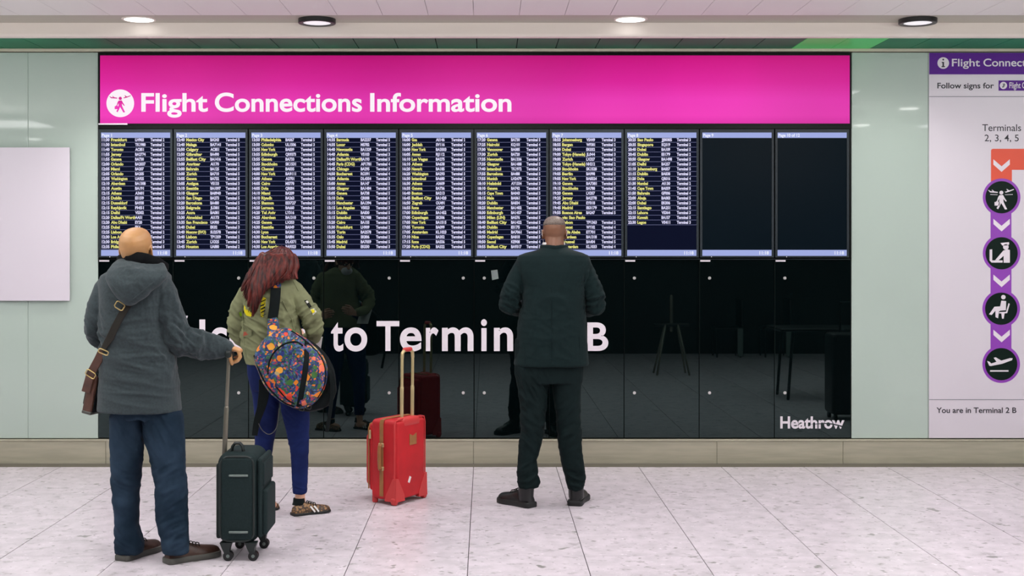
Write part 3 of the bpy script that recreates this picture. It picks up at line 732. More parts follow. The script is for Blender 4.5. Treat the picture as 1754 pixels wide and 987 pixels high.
# ================================================================== PEOPLE HELPERS
def xf(c, yaw=0, pitch=0, roll=0):
    return Matrix.Translation(Vector(c)) @ Matrix.Rotation(yaw, 4, 'Z') @ Matrix.Rotation(pitch, 4, 'X') @ Matrix.Rotation(roll, 4, 'Y')
HEADR = [(-.117,.068,.018,.014),(-.108,.058,.036,.034),(-.09,.040,.049,.058),(-.065,.022,.057,.076),(-.035,.008,.063,.090),(-.005,-.002,.068,.097),
         (.025,-.005,.073,.100),(.05,-.006,.0745,.099),(.075,-.007,.070,.092),(.095,-.008,.059,.077),(.108,-.009,.043,.056),(.115,-.010,.025,.033),(.118,-.010,.008,.010)]
def head_mb(mb, Mx, k=1.0, neck_to=None, neck_r=.055):
    R = []
    for z, yc, w_, l in HEADR:
        r = []
        for j in range(36):
            t = 2*PI*j/36; c, s_ = math.cos(t), math.sin(t)
            x_ = w_*math.copysign(abs(c)**.95, c); y_ = yc + l*math.copysign(abs(s_)**.95, s_)
            # eye sockets
            if s_ > .3:
                for ex in (-.032, .032):
                    y_ -= .010*math.exp(-((x_-ex)/.016)**2 - ((z-.012)/.016)**2)
            r.append(Mx @ Vector((x_*k, y_*k, z*k)))
        R.append(r)
    mb.loft(R)
    T = lambda *q: Mx @ (Vector(q)*k)
    mb.tube([T(0,.092,.030), T(0,.104,.010), T(0,.116,-.012), T(0,.108,-.022)], [.007*k, .009*k, .012*k, .010*k], 10)
    for sx in (-1, 1): mb.ell(T(.011*sx,.104,-.020), (.009*k,.009*k,.007*k))
    mb.ell(T(0,.094,-.046), (.024*k,.009*k,.006*k), Mx.to_3x3()); mb.ell(T(0,.091,-.057), (.020*k,.010*k,.007*k), Mx.to_3x3())
    for sx in (-1, 1):
        E_ = Mx.to_3x3() @ Matrix.Rotation(sx*.35, 3, 'Z')
        ring = [T(sx*.077,0,0) + E_ @ Vector((0, .016*k*math.cos(a), .029*k*math.sin(a) - .004*k)) for a in [2*PI*q/16 for q in range(16)]]
        mb.tube(ring, .0052*k, 8, closed=True)
        mb.ell(T(sx*.074,.001,-.005), (.0045*k,.014*k,.026*k), E_)
        mb.ell(T(sx*.028,.089,.030), (.020*k,.007*k,.005*k), Mx.to_3x3())
    if neck_to is not None:
        mb.tube([T(0,-.025,-.03), T(0,-.03,-.075), neck_to], [neck_r*.95, neck_r, neck_r*1.12], 20, up=(1,0,0))
def eyes(Mx, k, parent):
    for sx in (-1, 1):
        m = MB().ell(Mx @ (Vector((sx*.032,.078,.010))*k), (.0125*k,)*3, None, 14, 10)
        e = obj('eye', m, M['lens'], parent, True)
        obj('iris', MB().ell(Mx @ (Vector((sx*.032,.0885,.010))*k), (.0055*k,.0025*k,.0055*k), Mx.to_3x3(), 12, 8), M['blk'], e, True)
def hand_mb(mb, wrist, fwd, side, nrm, k=1.0, curl=(.5,.7,.5), spread=.004, thumb=None):
    """wrist point, fwd = to the fingers, side = towards the thumb, nrm = out of the back of the hand"""
    f, s_, n = Vector(fwd).normalized(), Vector(side).normalized(), Vector(nrm).normalized()
    Wp = Vector(wrist)
    mb.tube([Wp - f*.02*k, Wp + f*.015*k, Wp + f*.045*k, Wp + f*.075*k, Wp + f*.088*k], [(.016*k,.026*k),(.015*k,.030*k),(.015*k,.038*k),(.013*k,.040*k),(.010*k,.037*k)], 16, up=n)
    for i, (o, L1) in enumerate(((.030,.074),(.010,.083),(-.010,.077),(-.029,.060))):
        p = Wp + f*(.080 - .004*abs(i-1))*k + s_*(o)*k; a = 0; pts = [p - f*.02*k, p]; rr = [.0085*k, .0092*k]
        for j, (fr, c) in enumerate(zip((.45,.32,.25), curl)):
            a += c*(1 + .06*i)
            d = (f*math.cos(a) - n*math.sin(a)); p = p + d*L1*fr*k; pts.append(p); rr.append((.0088,.0080,.0068)[j]*k)
        mb.tube(pts, rr, 10, up=s_)
    b0_ = Wp + f*.02*k + s_*.022*k
    if thumb is None: thumb = [(f*.6 + s_*.7 - n*.2), (f*.8 + s_*.25 - n*.5), (f*.7 - s_*.1 - n*.7)]
    pts = [b0_]; 
    for d, l in zip(thumb, (.042,.032,.026)): pts.append(pts[-1] + Vector(d).normalized()*l*k)
    mb.tube(pts, [.014*k,.0115*k,.0105*k,.0085*k], 10)

def wr(sx, sz, seed, skew=0.0):
    def f(p):
        q = Vector((p.x*sx + seed, p.y*sx, (p.z + skew*p.x)*sz))
        a = 1 - 3.0*min(.5, abs(noise.noise(q)))
        q = q*2.1; q.x += 7
        return (a*abs(a) if a < 0 else a) + .35*(1 - 3.0*min(.5, abs(noise.noise(q))))
    return f
def folds(spots, base=0.0015, seed=0.0):
    """spots: (point, radius, amplitude, sx, sz, skew)"""
    fs = [(Vector(c), r, a, wr(sx, sz, seed + i*3.1, sk)) for i, (c, r, a, sx, sz, sk) in enumerate(spots)]
    def d(p, n):
        v = base * noise.noise(p*9 + Vector((seed, 0, 0))) * 2
        for c, r, a, f in fs:
            e = (p - c); q = (e.x*e.x + e.y*e.y + e.z*e.z*.6)/(r*r)
            if q < 4: v += 2.7*a*math.exp(-q)*f(p)
        return v
    return d
def legrings(spec, Ytop, Ybot, ry0, ry1, inset=0.0):
    out = []
    y0, y1 = spec[0][0], spec[-1][0]
    for y, xl, xr_ in spec:
        t = (y - y0)/(y1 - y0); Y = Ytop + (Ybot - Ytop)*t
        c = P((xl + xr_)/2, y, Y); rx = px((xr_ - xl)/2, Y) - inset
        out.append((c.x, Y, c.z, rx, ry0 + (ry1 - ry0)*t - inset))
    return out
def shoe(parent, heel, hd_, L=.29, W_=.10, H=.085, sole_h=.028, um=None, sm=None, lm=None, shaft=0.0, stripes=None, label=None):
    """heel = back point on the floor, hd_ = heading from +Y clockwise in degrees"""
    Mx = Matrix.Translation(Vector(heel)) @ Matrix.Rotation(-math.radians(hd_), 4, 'Z')
    T = lambda x_, y_, z_: Mx @ Vector((x_, y_, z_))
    ts = [(0,.30,.45,.0),(.02,.60,.62,0),(.08,.72,.74,0),(.2,.78,.90,0),(.32,.78,1.0,0),(.42,.82,.90,0),(.54,.92,.74,0),(.68,1.0,.62,.0),(.80,.98,.55,0),(.90,.84,.48,0),(.96,.62,.38,0),(.99,.36,.25,0)]
    R = []
    for t, w_, h, _ in ts:
        ring = []
        for j in range(24):
            a = 2*PI*j/24; c, s_ = math.cos(a), math.sin(a)
            zz = sole_h*.6 + (H*h)*max(0, s_)**.8 if s_ > 0 else sole_h*.6 + .006*s_
            ring.append(T(W_/2*w_*math.copysign(abs(c)**.8, c)*(1 - .25*max(0, s_)), L*t, zz))
        R.append(ring)
    m = MB().loft(R)
    if shaft:
        m.rings([(*T(0, L*.20, H*.5)[:2], T(0,0,H*.5).z, W_*.44, W_*.58), (*T(0, L*.19, H)[:2], H + .01, W_*.45, W_*.59), (*T(0, L*.17, shaft)[:2], shaft, W_*.47, W_*.60)], 24)
    up_, _ = sculpt('shoe', m, um, parent, .0045, 3)
    if label: up_['label'] = label
    so = []
    n = 40
    def outline(k):
        o = []
        prof_ = [(0,.0),(.0,.30),(.015,.36),(.06,.42),(.2,.42),(.4,.40),(.55,.46),(.7,.53),(.82,.52),(.92,.42),(.98,.25),(1.005,.0)]
        for t, w_ in prof_: o.append((w_*W_*k, L*(t + (.0 if k <= 1 else (-.008 if t < .1 else .008)))))
        return o + [(-a, b_) for a, b_ in o[::-1]][1:-1]
    rings_ = []
    for z_, k in ((0, 1.0), (.004, 1.06), (sole_h*.8, 1.06), (sole_h, 1.0)):
        rings_.append([T(a, b_, z_ + (.006 if b_ > L*.92 and z_ < .003 else 0)) for a, b_ in outline(k)])
    obj('sole', MB().loft(rings_), sm, up_, True, 40)
    if lm:
        m = MB()
        for k, t in enumerate((.40, .46, .52, .58)):
            h = (H*(.98, .90, .82, .76)[k] + sole_h*.6) ; w_ = W_*.24
            m.tube([T(-w_, L*t, h - .010), T(-w_*.4, L*(t + .01), h + .002), T(w_*.4, L*(t + .01), h + .002), T(w_, L*t, h - .010)], .0028, 6)
        obj('laces', m, lm, up_, True)
    if stripes:
        for t, wd in stripes:
            m = MB()
            for sx in (-1, 1):
                A_ = [T(sx*W_*.5, L*(t + .10), sole_h), T(sx*W_*.455, L*(t + .05), sole_h + H*.26), T(sx*W_*.36, L*t, sole_h + H*.5)]
                m.ribbon(A_, [(Mx.to_3x3() @ Vector((sx, 0, .3))).normalized()]*3, wd, .003)
            obj('stripe', m, M['sock'], up_)
    return up_

# ================================================================== MAN IN THE GREY HOODED COAT
YA = -2.87
A = root('person', (P(255, 955, YA).x, YA, 0), 'person with bald head in grey hooded coat and jeans, holding a suitcase handle', 'person')
legL = [(690,199,252),(703,193,250),(712,189,249),(735,190,247),(760,190,246),(800,192,241),(826,193,239),(870,197,236),(900,199,236),(918,200,243),(932,199,247),(946,199,244)]
legR = [(690,246,300),(703,246,309),(712,247,313),(735,250,315),(760,254,316),(786,260,316),(826,267,318),(870,269,320),(895,270,321),(908,273,322),(922,277,322),(946,280,324)]
mb = MB(); mb.rings(legrings(legL, YA, -2.86, .105, .084)); mb.rings(legrings(legR, YA, -2.935, .105, .086))
mb.rings(legrings([(660,198,298),(690,198,302),(706,192,309),(714,192,310)], YA, YA, .12, .12))
kL = P(216, 835, YA - .07); kR = P(292, 835, YA - .07)
d = folds([(kL, .12, .0042, 5, 15, .5), (kR, .12, .0042, 5, 15, -.6), (P(218, 925, -2.9), .08, .005, 6, 18, .8), (P(300, 912, -3.0), .08, .006, 6, 16, -.5),
           (P(250, 740, -2.95), .14, .004, 8, 14, 1.5)], .0018, 1.0)
jeansA, bvJ = sculpt('jeans', mb, M['jeansA'], A, .0065, 3, d)
torso = [(452,212,268,.07),(462,192,282,.10),(473,174,292,.125),(488,170,291,.14),(512,172,284,.148),(545,175,281,.15),(580,176,286,.148),(615,174,299,.148),(650,172,304,.15),(685,170,307,.155),(700,168.5,309,.156),(703,169,309,.155)]
def torso_rings(spec, Y, inset=0, lean=0):
    out = []
    for k, (y, xl, xr_, ry) in enumerate(spec):
        c = P((xl + xr_)/2, y, Y); out.append((c.x, Y, c.z, px((xr_ - xl)/2, Y) - inset, ry - inset))
    return out
armL = ([P(182,494,YA), P(170,525,YA-.01), P(164,560,YA-.01), P(168,578,YA+.04), P(188,590,YA+.17), P(205,588,YA+.26)], [.062,.062,.056,.054,.048,.043])
armR = ([P(278,494,YA), P(286,528,YA-.01), P(296,566,YA-.01), P(308,584,YA+.01), P(345,591,YA+.04), P(372,595,YA+.06), P(387,596,YA+.07)], [.064,.070,.070,.072,.066,.050,.041])
mb = MB(); mb.rings(torso_rings(torso, YA), 40, 2.4)
mb.tube(armL[0], armL[1], 20); mb.tube(armR[0], armR[1], 20)
d = folds([(P(345,592,YA-.05), .16, .007, 14, 7, 0), (P(305,580,YA-.08), .10, .007, 10, 20, 1.0), (P(235,605,YA-.15), .20, .005, 3, 16, .1), (P(165,575,YA-.05), .09, .006, 10, 22, 1.),
           (P(290,520,YA-.1), .12, .004, 16, 8, 0)], .002, 4.0)
coatA, bvC = sculpt('coat', mb, M['coat'], A, .006, 2, d); bv_mid[id(bvC)] = YA
# hood hanging on the back
hr = []
for y, xl, xr_, dy, ry in [(444,203,270,-.06,.035),(452,193,281,-.09,.055),(464,184,286,-.130,.065),(476,181,286,-.158,.062),(488,186,274,-.178,.054),(500,194,259,-.186,.046),(510,203,246,-.188,.040),(518,211,235,-.186,.032),(523,217,227,-.182,.02)]:
    c = P((xl + xr_)/2, y, YA + dy); hr.append((c.x, YA + dy, c.z, px((xr_ - xl)/2, YA + dy), ry))
mb = MB(); mb.rings(hr, 30, 2.2)
hood, bvH = sculpt('hood', mb, M['coat'], A, .006, 3, folds([(P(232,480,YA-.2), .10, .004, 9, 14, .8)], .002, 2.))
m = MB(); rim = []
pts, nr = [], []
for q in ((182,472),(188,488),(198,502),(210,515),(222,521),(236,512),(250,500),(264,488),(280,475)):
    h_, n_ = cast(bvH, q[0] + (3 if q[0] < 222 else -3), q[1] - 3, .001); pts.append(h_); nr.append(n_)
m.tube(pts, .0035, 6); obj('hem_seam', m, M['coat'], hood, True)
# black collar
mb = MB()
mb.tube([P(205,447,YA+.02), P(220,441,YA-.10), P(246,444,YA-.125), P(268,451,YA-.11), P(283,461,YA-.03), P(272,462,YA+.07), P(240,455,YA+.09), P(212,452,YA+.07)], (.034,.018), 12, up=(0,0,1), closed=True)
sculpt('collar', mb, M['collar'], A, .006, 2)
# body
HA = xf(P(234, 430, YA - .015), -.12, .30, 0.02)
mb = MB(); head_mb(mb, HA, 1.04, P(238, 462, YA), .058)
ins = .013
mb.rings(torso_rings(torso[1:-1], YA, ins), 30, 2.3)
mb.tube(armL[0], [q - ins for q in armL[1]], 14); mb.tube(armR[0], [q - ins for q in armR[1]], 14)
mb.rings(legrings(legL, YA, -2.86, .105, .084, ins)[:-1]); mb.rings(legrings(legR, YA, -2.935, .105, .086, ins)[:-1]); mb.rings(legrings([(640,198,298),(690,198,302),(712,194,307)], YA, YA, .12, .12, ins))
GX = P(393.5, 604, -2.81)      # grip of the suitcase handle
hand_mb(mb, P(386, 594, YA+.075), (.97,.05,-.25), (0,-1,0), (.25,0,.97), .95, (1.05, .75, .5), thumb=[(.3,-.3,-.85), (.1,.2,-.95), (.1,.4,-.6)])
hand_mb(mb, P(208, 588, YA+.29), (.8,.5,.1), (0,.3,1), (-.4,.8,0), .95, (.5,.6,.4))
mb_body = mb
bodyA, bvA = sculpt('body', mb, M['skinA'], A, .0042, 2)
eyes(HA, 1.0, bodyA)
shoe(A, P(207, 963.5, 6.53 - CD).xy.to_3d(), 24, .30, .105, .082, .030, M['brown_shoe'], M['sole_grey'], M['strap_dk'])
shoe(A, P(284, 967.0, 6.475 - CD).xy.to_3d(), 50, .30, .105, .082, .030, M['brown_shoe'], M['sole_grey'], M['strap_dk'])

# brown shoulder bag
bag = root('shoulder_bag', (P(152, 705, YA+.0).x, YA, P(152, 705, YA).z), 'brown leather shoulder bag hanging at the left hip of the bald person in grey', 'bag')
Bx = Matrix.Translation(P(139, 706, YA-.04)) @ Matrix.Rotation(math.radians(-15), 4, 'Z') @ Matrix.Rotation(math.radians(12.5), 4, 'Y')
obj('body', MB().bbox((0, 0.0, 0), (.052, .30, .20), .010, Bx), M['brown_l'], bag, True)
obj('flap', MB().bbox((-.012, .01, .115), (.056, .292, .215), .012, Bx), M['bag_black'], bag, True)
obj('pocket', MB().bbox((-.022, .03, .03), (-.001, .27, .12), .01, Bx), M['bag_black'], bag, True)
obj('base_trim', MB().bbox((.002, -.002, -.004), (.056, .302, .012), .004, Bx), M['sole_grey'], bag, True)
obj('inner_panel', MB().bbox((.052, .012, .008), (.060, .292, .198), .004, Bx), M['bag_black'], bag, True)
# strap following the back of the coat
q = [(223,517),(214,530),(206,545),(197,562),(190,577),(183,590),(177,601)]
pts, nr = [], []
for a, b_ in q:
    h_, n_ = cast(bvC, a, b_, .006); pts.append(h_); nr.append(n_)
for k in range(1, len(pts)): pts[k].y = min(pts[k].y, pts[k].y)
e1 = P(168, 617, YA - .11); e2 = P(155, 641, YA - .075)
st = obj('strap', MB().ribbon(pts, nr, .040, .003), M['strap_dk'], bag, True)
obj('lower_strap', MB().ribbon([pts[-1], e1, e2, P(147, 672, YA - .055)], [Vector((0, -1, 0))]*4, [.040, .044, .044, .046], .003), M['brown_l'], bag, True)
def buckle(c, ax, wd, hh, parent, r_=.003, m_=None, nrm=Vector((0,-1,0))):
    ax = ax.normalized(); s_ = ax.cross(nrm).normalized()
    p4 = [c + ax*hh/2 + s_*wd/2, c + ax*hh/2 - s_*wd/2, c - ax*hh/2 - s_*wd/2, c - ax*hh/2 + s_*wd/2]
    pp_ = []
    for i in range(4):
        a, b_ = p4[i], p4[(i+1) % 4]; pp_ += [a.lerp(b_, .15), a.lerp(b_, .5), a.lerp(b_, .85)]
    obj('buckle', MB().tube(pp_, r_, 8, closed=True), m_ or M['brass'], parent, True)
buckle(cast(bvC, 207, 524, .014)[0] + Vector((0,-.002,0)), pts[2] - pts[0], .046, .034, bag)
buckle(P(177, 603, YA - .165), e1 - pts[-1], .050, .02, bag)
buckle(P(155, 641, YA - .085), e2 - e1, .052, .034, bag)

# ================================================================== GREY SUITCASE
yc_ = -2.93
gs = root('suitcase', (P(407, 960, -2.8).x, -2.79, 0), 'upright dark grey-green fabric suitcase beside the bald person', 'suitcase')
xl, xr_ = P(371.5, 0, yc_).x, P(440, 0, yc_).x
z0, z1 = P(0, 934, yc_).z, P(0, 777, yc_).z
obj('body', MB().bbox((xl - .006, yc_, z0), (xr_ + .004, yc_ + .34, z1), .062, n=7), M['greycase'], gs, True)
# piping loops round the near side panel
def loop_rect(x0, x1, za, zb, Y, r, n=5):
    o = []
    for (cx, cz, a0) in ((x1-r, zb-r, 0), (x0+r, zb-r, PI/2), (x0+r, za+r, PI), (x1-r, za+r, 1.5*PI)):
        for k in range(n + 1):
            t = a0 + PI/2*k/n; o.append(Vector((cx + r*math.cos(t), Y, cz + r*math.sin(t))))
    return o
obj('side_panel', MB().bbox((xl + .018, yc_ - .006, z0 + .02), (xr_ - .018, yc_ + .03, z1 - .018), .03, n=5), M['greycase'], gs, True)
obj('piping', MB().tube(loop_rect(xl + .017, xr_ - .017, z0 + .019, z1 - .017, yc_ + .002, .045), .0055, 8, closed=True), M['greypipe'], gs, True)
for yy in (815, 912):
    a = P(392, yy, yc_ - .006)
    obj('carry_strip', MB().bbox((a.x, yc_ - .014, a.z - .006), (a.x + px(33, yc_), yc_ - .004, a.z + .006), .004), M['refl'], gs, True)
obj('front_panel', MB().bbox((xr_ - .004, yc_ + .02, z0 + .03), (xr_ + .022, yc_ + .325, z1 - .03), .024, n=5), M['greycase'], gs, True)
obj('front_pocket', MB().bbox((xr_ + .014, yc_ + .035, z0 + .04), (xr_ + .046, yc_ + .31, P(0, 842, yc_).z), .028, n=5), M['greycase'], gs, True)
obj('upper_pocket', MB().bbox((xr_ + .010, yc_ + .04, P(0, 836, yc_).z), (xr_ + .032, yc_ + .31, z1 - .055), .020, n=5), M['greycase'], gs, True)
obj('back_rail', MB().bbox((xl - .016, yc_ + .05, z0 + .02), (xl + .01, yc_ + .29, z1 - .06), .012), M['greypipe'], gs, True)
c = P(407, 772, yc_ + .08)
h_ = [c + Vector((-.034, 0, -.025)), c + Vector((-.026, 0, .022)), c + Vector((-.012, 0, .038)), c + Vector((.012, 0, .038)), c + Vector((.026, 0, .022)), c + Vector((.034, 0, -.025))]
obj('top_handle', MB().tube(h_, [(.008, .018)]*6, 10, up=(0,0,1)), M['greypipe'], gs, True)
pb = Vector((P(383.5, 770, -2.81).x, -2.81, z1 - .08)); pt = GX + Vector((-.004, 0, -.012)); pm = pb.lerp(pt, .52)
obj('telescopic_pole', MB().tube([pb, pm], .0125, 12), M['alu'], gs, True)
obj('inner_pole', MB().tube([pm - (pm-pb)*.02, pt], .0095, 12), M['alu'], gs, True)
obj('grip', MB().bbox((GX.x - .014, GX.y - .062, GX.z - .024), (GX.x + .014, GX.y + .055, GX.z + .013), .010), M['greypipe'], gs, True)
for (wx, wy) in ((388, yc_ + .02), (431, yc_ + .02), (391, yc_ + .29), (434, yc_ + .29)):
    X_ = P(wx, 0, yc_ + .02).x
    f = obj('wheel_mount', MB().loft([[Vector((X_ + a*.030, wy + b_*.028, z0 + .012)) for a, b_ in ((-1,-1),(1,-1),(1,1),(-1,1))], [Vector((X_ + a*.020, wy + b_*.022, z0 - .018)) for a, b_ in ((-1,-1),(1,-1),(1,1),(-1,1))], [Vector((X_ + .005 + a*.012, wy + b_*.018, .036)) for a, b_ in ((-1,-1),(1,-1),(1,1),(-1,1))]]), M['greypipe'], gs, True)
    m = MB()
    for dy in (-.018, .004): m.cyl((X_ + .010, wy + dy, .025), .025, .014, 'y', 24)
    obj('wheel', m, M['blk'], f, True)
    obj('hub', MB().cyl((X_ + .010, wy - .0195, .025), .009, .040, 'y', 14), M['refl'], f, True)

# ================================================================== RED SUITCASE
ang = math.radians(56.6)
rs = empty('suitcase', (P(677, 0, 7.92 - CD).x, 7.92 - CD, 0), 'red fabric wheeled suitcase with tan straps and tall metal handle', 'suitcase', None, ang)
# local: +x along the back panel (to the right and away), +y into the thickness (to the left)
def ro(name, mb, m, par=rs, smooth=True): return obj(name, mb, m, par, smooth, 40, local=True)
WR, TR, HR = .315, .195, .525
ro('body', MB().bbox((0, 0, .026), (WR, TR, HR), .028, n=5), M['redcase'])
ro('back_panel', MB().bbox((.016, -.008, .034), (WR - .016, .02, HR - .012), .018, n=4), M['redcase'])
ro('front_pocket', MB().bbox((.02, TR - .01, .10), (WR - .02, TR + .062, .43), .03, n=4), M['redcase'])
ro('front_panel', MB().bbox((.008, TR - .02, .075), (WR - .008, TR + .022, HR - .03), .02, n=4), M['redcase'])
ro('piping', MB().tube([Vector((-.002, .004, z)) for z in (.06, .2, .35, .47, .50)] + [Vector((.01, .004, .522)), Vector((.05, .004, .530)), Vector((WR - .05, .004, .530)), Vector((WR - .01, .004, .522)), Vector((WR, .004, .49)), Vector((WR, .004, .06))], .0045, 8), M['redlt'])
for s_ in (0,):
    ro('tan_strap', MB().ribbon([Vector((-.003, .105, z)) for z in (.05, .15, .25, .35, .45, .50)] + [Vector((.006, .105, .522)), Vector((.03, .105, .5275)), Vector((.28, .105, .5275))], [Vector((-1, 0, .0))]*5 + [Vector((-1, 0, .5)), Vector((-1, 0, 1)), Vector((0, 0, 1)), Vector((0, 0, 1))], .030, .003), M['tan'])
h_ = [Vector((-.004, .105, .215)), Vector((-.022, .105, .225)), Vector((-.026, .105, .27)), Vector((-.026, .105, .33)), Vector((-.022, .105, .365)), Vector((-.004, .105, .375))]
ro('side_handle', MB().tube(h_, [(.008, .013)]*6, 10, up=(1,0,0)), M['tan'])
for z in (.222, .368):
    ro('handle_bracket', MB().bbox((-.012, .086, z - .012), (.001, .124, z + .012), .003), M['gold'])
ro('piping_front', MB().tube([Vector((.006, TR + .018, z)) for z in (.09, .2, .3, .4, .46)] + [Vector((.02, TR + .018, .49)), Vector((.06, TR + .018, .498)), Vector((WR - .06, TR + .018, .498))], .0045, 8), M['tan'])
ro('zip_pull', MB().bbox((-.006, TR - .005, .40), (.004, TR + .008, .455), .004), M['gold'])
cz = .395
ro('luggage_tag', MB().add([(.135, -.012, cz - .035), (.205, -.012, cz - .035), (.205, -.012, cz + .035), (.17, -.012, cz + .020), (.135, -.012, cz + .035), (.135, -.007, cz - .035), (.205, -.007, cz - .035), (.205, -.007, cz + .035), (.17, -.007, cz + .02), (.135, -.007, cz + .035)],
   [(0,1,2,3,4),(9,8,7,6,5),(0,5,6,1),(1,6,7,2),(2,7,8,3),(3,8,9,4),(4,9,5,0)]), M['tan'], smooth=False)
Mt = Matrix.Translation((.135, -.0085, .145)) @ Matrix.Rotation(.5, 4, 'Y')
ro('white_label', MB().box((-.009, -.002, -.02), (.009, .001, .02), Mt), M['sock'], smooth=False)
for x_ in (.0, WR):
    sgn = 1 if x_ == 0 else -1
    ro('corner_guard', MB().loft([[Vector((x_ - sgn*.006, -.012, .022)), Vector((x_ + sgn*.085, -.012, .022)), Vector((x_ + sgn*.08, .02, .022)), Vector((x_ - sgn*.006, .08, .022))],
                                 [Vector((x_ - sgn*.005, -.011, .06)), Vector((x_ + sgn*.08, -.011, .06)), Vector((x_ + sgn*.07, .02, .06)), Vector((x_ - sgn*.005, .07, .06))],
                                 [Vector((x_ - sgn*.003, -.010, .165)), Vector((x_ + sgn*.02, -.010, .165)), Vector((x_ + sgn*.02, .01, .165)), Vector((x_ - sgn*.003, .018, .165))]]), M['redlt'])
    wh = ro('wheel', MB().bbox((x_ - .012 if x_ == 0 else x_ - .024, -.012, 0), (x_ + .024 if x_ == 0 else x_ + .012, .036, .05), .018, n=4), M['redlt'])
for x_ in (.012, WR - .040):
    ro('foot', MB().bbox((x_, TR - .035, 0), (x_ + .028, TR + .0, .06), .01), M['redlt'])
for x_ in (.105, .215):
    ro('telescopic_pole', MB().tube([Vector((x_, .03, .45)), Vector((x_, .028, .72))], .0115, 12), M['gold'])
    ro('inner_pole', MB().tube([Vector((x_, .028, .70)), Vector((x_, .026, .915))], .0095, 12), M['gold'])
ro('grip', MB().tube([Vector((.105, .026, .905)), Vector((.108, .026, .935)), Vector((.125, .026, .95)), Vector((.16, .026, .953)), Vector((.195, .026, .95)), Vector((.212, .026, .935)), Vector((.215, .026, .905))], .011, 12), M['gold'])
ro('grip_pad', MB().tube([Vector((.13, .026, .955)), Vector((.19, .026, .955))], (.014), 12), M['redlt'])
ro('handle_cup', MB().bbox((.07, -.012, .475), (.25, .055, .535), .022, n=4), M['redlt'])

# ================================================================== WOMAN WITH AUBURN HAIR
YW = -1.76
W_ = root('person', (P(480, 875, YW).x, YW, 0), 'person with long auburn hair in olive jacket and blue skinny jeans', 'person')
wl = [(600,421,474),(640,425,478),(680,433,479),(720,437,476),(753,437,470),(790,437,464),(820,438,460),(846,440,458)]
wrr = [(600,470,531),(640,472,532),(680,478,531),(720,487,530),(753,494,529),(775,498.5,528),(790,499,528),(820,500,527),(845,502,525.5)]
mb = MB(); mb.rings(legrings(wl, YW, -1.70, .10, .042)); mb.rings(legrings(wrr, YW, -1.775, .10, .042)); mb.rings(legrings([(590,421,531),(640,424,532),(668,430,531)], YW, YW, .125, .11))
jb, bvWJ = sculpt('jeans', mb, M['jeansB'], W_, .006, 3, folds([(P(455,765,YW-.06), .1, .0022, 6, 24, .4), (P(513,760,YW-.06), .1, .0022, 6, 24, -.4), (P(515,835,YW-.04), .05, .0016, 6, 36, .3), (P(490,700,YW-.1), .1, .004, 8, 20, 1.)], .001, 6.))
tw = [(474,452,498,.06),(480,440,506,.085),(490,424,512,.11),(506,419,509,.122),(530,420,508,.128),(560,417,513,.126),(590,415,522,.13),(612,419,527,.135),(624,422,528,.135)]
aL = ([P(424,500,YW), P(410,528,YW), P(404,556,YW), P(407,574,YW+.02), P(422,590,YW+.13), P(440,588,YW+.26)], [.052,.054,.050,.048,.040,.034])
aR = ([P(502,496,YW), P(519,520,YW), P(534,545,YW-.01), P(539,562,YW+.0), P(537,578,YW+.09), P(525,580,YW+.22)], [.056,.060,.058,.054,.044,.036])
mb = MB(); mb.rings(torso_rings(tw, YW), 36, 2.3); mb.tube(*aL, 18); mb.tube(*aR, 18)
jk, bvW = sculpt('jacket', mb, M['olive'], W_, .006, 3, folds([(P(404,560,YW-.04), .09, .007, 12, 26, .8), (P(535,545,YW-.05), .10, .006, 12, 24, -.8), (P(450,560,YW-.12), .13, .006, 5, 24, .5), (P(500,545,YW-.12), .1, .005, 14, 10, 0), (P(425,510,YW-.1), .09, .004, 12, 14, .5)], .002, 9.))
bv_mid[id(bvW)] = YW
HW = xf(P(482, 460, YW + .045), -.55, -.45, .05)
mb = MB(); head_mb(mb, HW, .93, P(474, 492, YW), .048)
mb.rings(torso_rings(tw[1:-1], YW, .012), 28, 2.3); mb.tube(aL[0], [q - .012 for q in aL[1]], 14); mb.tube(aR[0], [q - .012 for q in aR[1]], 14)
mb.rings(legrings(wl, YW, -1.70, .10, .042, .011)); mb.rings(legrings(wrr, YW, -1.775, .10, .042, .011)); mb.rings(legrings([(590,421,531),(640,424,532),(668,430,531)], YW, YW, .125, .11, .012))
for (xx, yy, Y_) in ((449, 846, -1.70), (514, 845, -1.775)):
    a = P(xx, yy, Y_); mb.tube([a + Vector((0,0,.05)), a + Vector((0,0,-.02)), Vector((a.x, a.y, .045))], [.031, .030, .033], 14)
    mb.tube([Vector((a.x, a.y, .045)), Vector((a.x + .06, a.y + .03, .035))], [.03, .025], 12)
hand_mb(mb, P(444, 587, YW+.29), (.7,.6,.25), (0,.2,1), (-.6,.7,0), .88, (.4,.5,.3))
hand_mb(mb, P(521, 580, YW+.25), (-.6,.7,.25), (0,.2,1), (.6,.7,0), .88, (.4,.5,.3))
wb_, _ = sculpt('body', mb, M['skinB'], W_, .0042, 2); eyes(HW, .93, wb_)
obj('face_mask', MB().ell(HW @ Vector((0,.078,-.052)), (.052,.036,.042), HW.to_3x3(), 20, 14), M['sock'], W_, True)
shoe(W_, P(500.5, 883.5, 7.635 - CD).xy.to_3d(), 58, .245, .088, .068, .016, M['snake'], M['sole_black'], M['bag_black'], stripes=((.42, .010), (.52, .010)))
tl = P(478, 872, 7.84 - CD); s_ = math.radians(62)
shoe(W_, (tl.x - .245*math.sin(s_), tl.y - .245*math.cos(s_), 0), 62, .245, .088, .068, .016, M['snake'], M['sole_black'], M['bag_black'], stripes=((.42, .010), (.52, .010)))
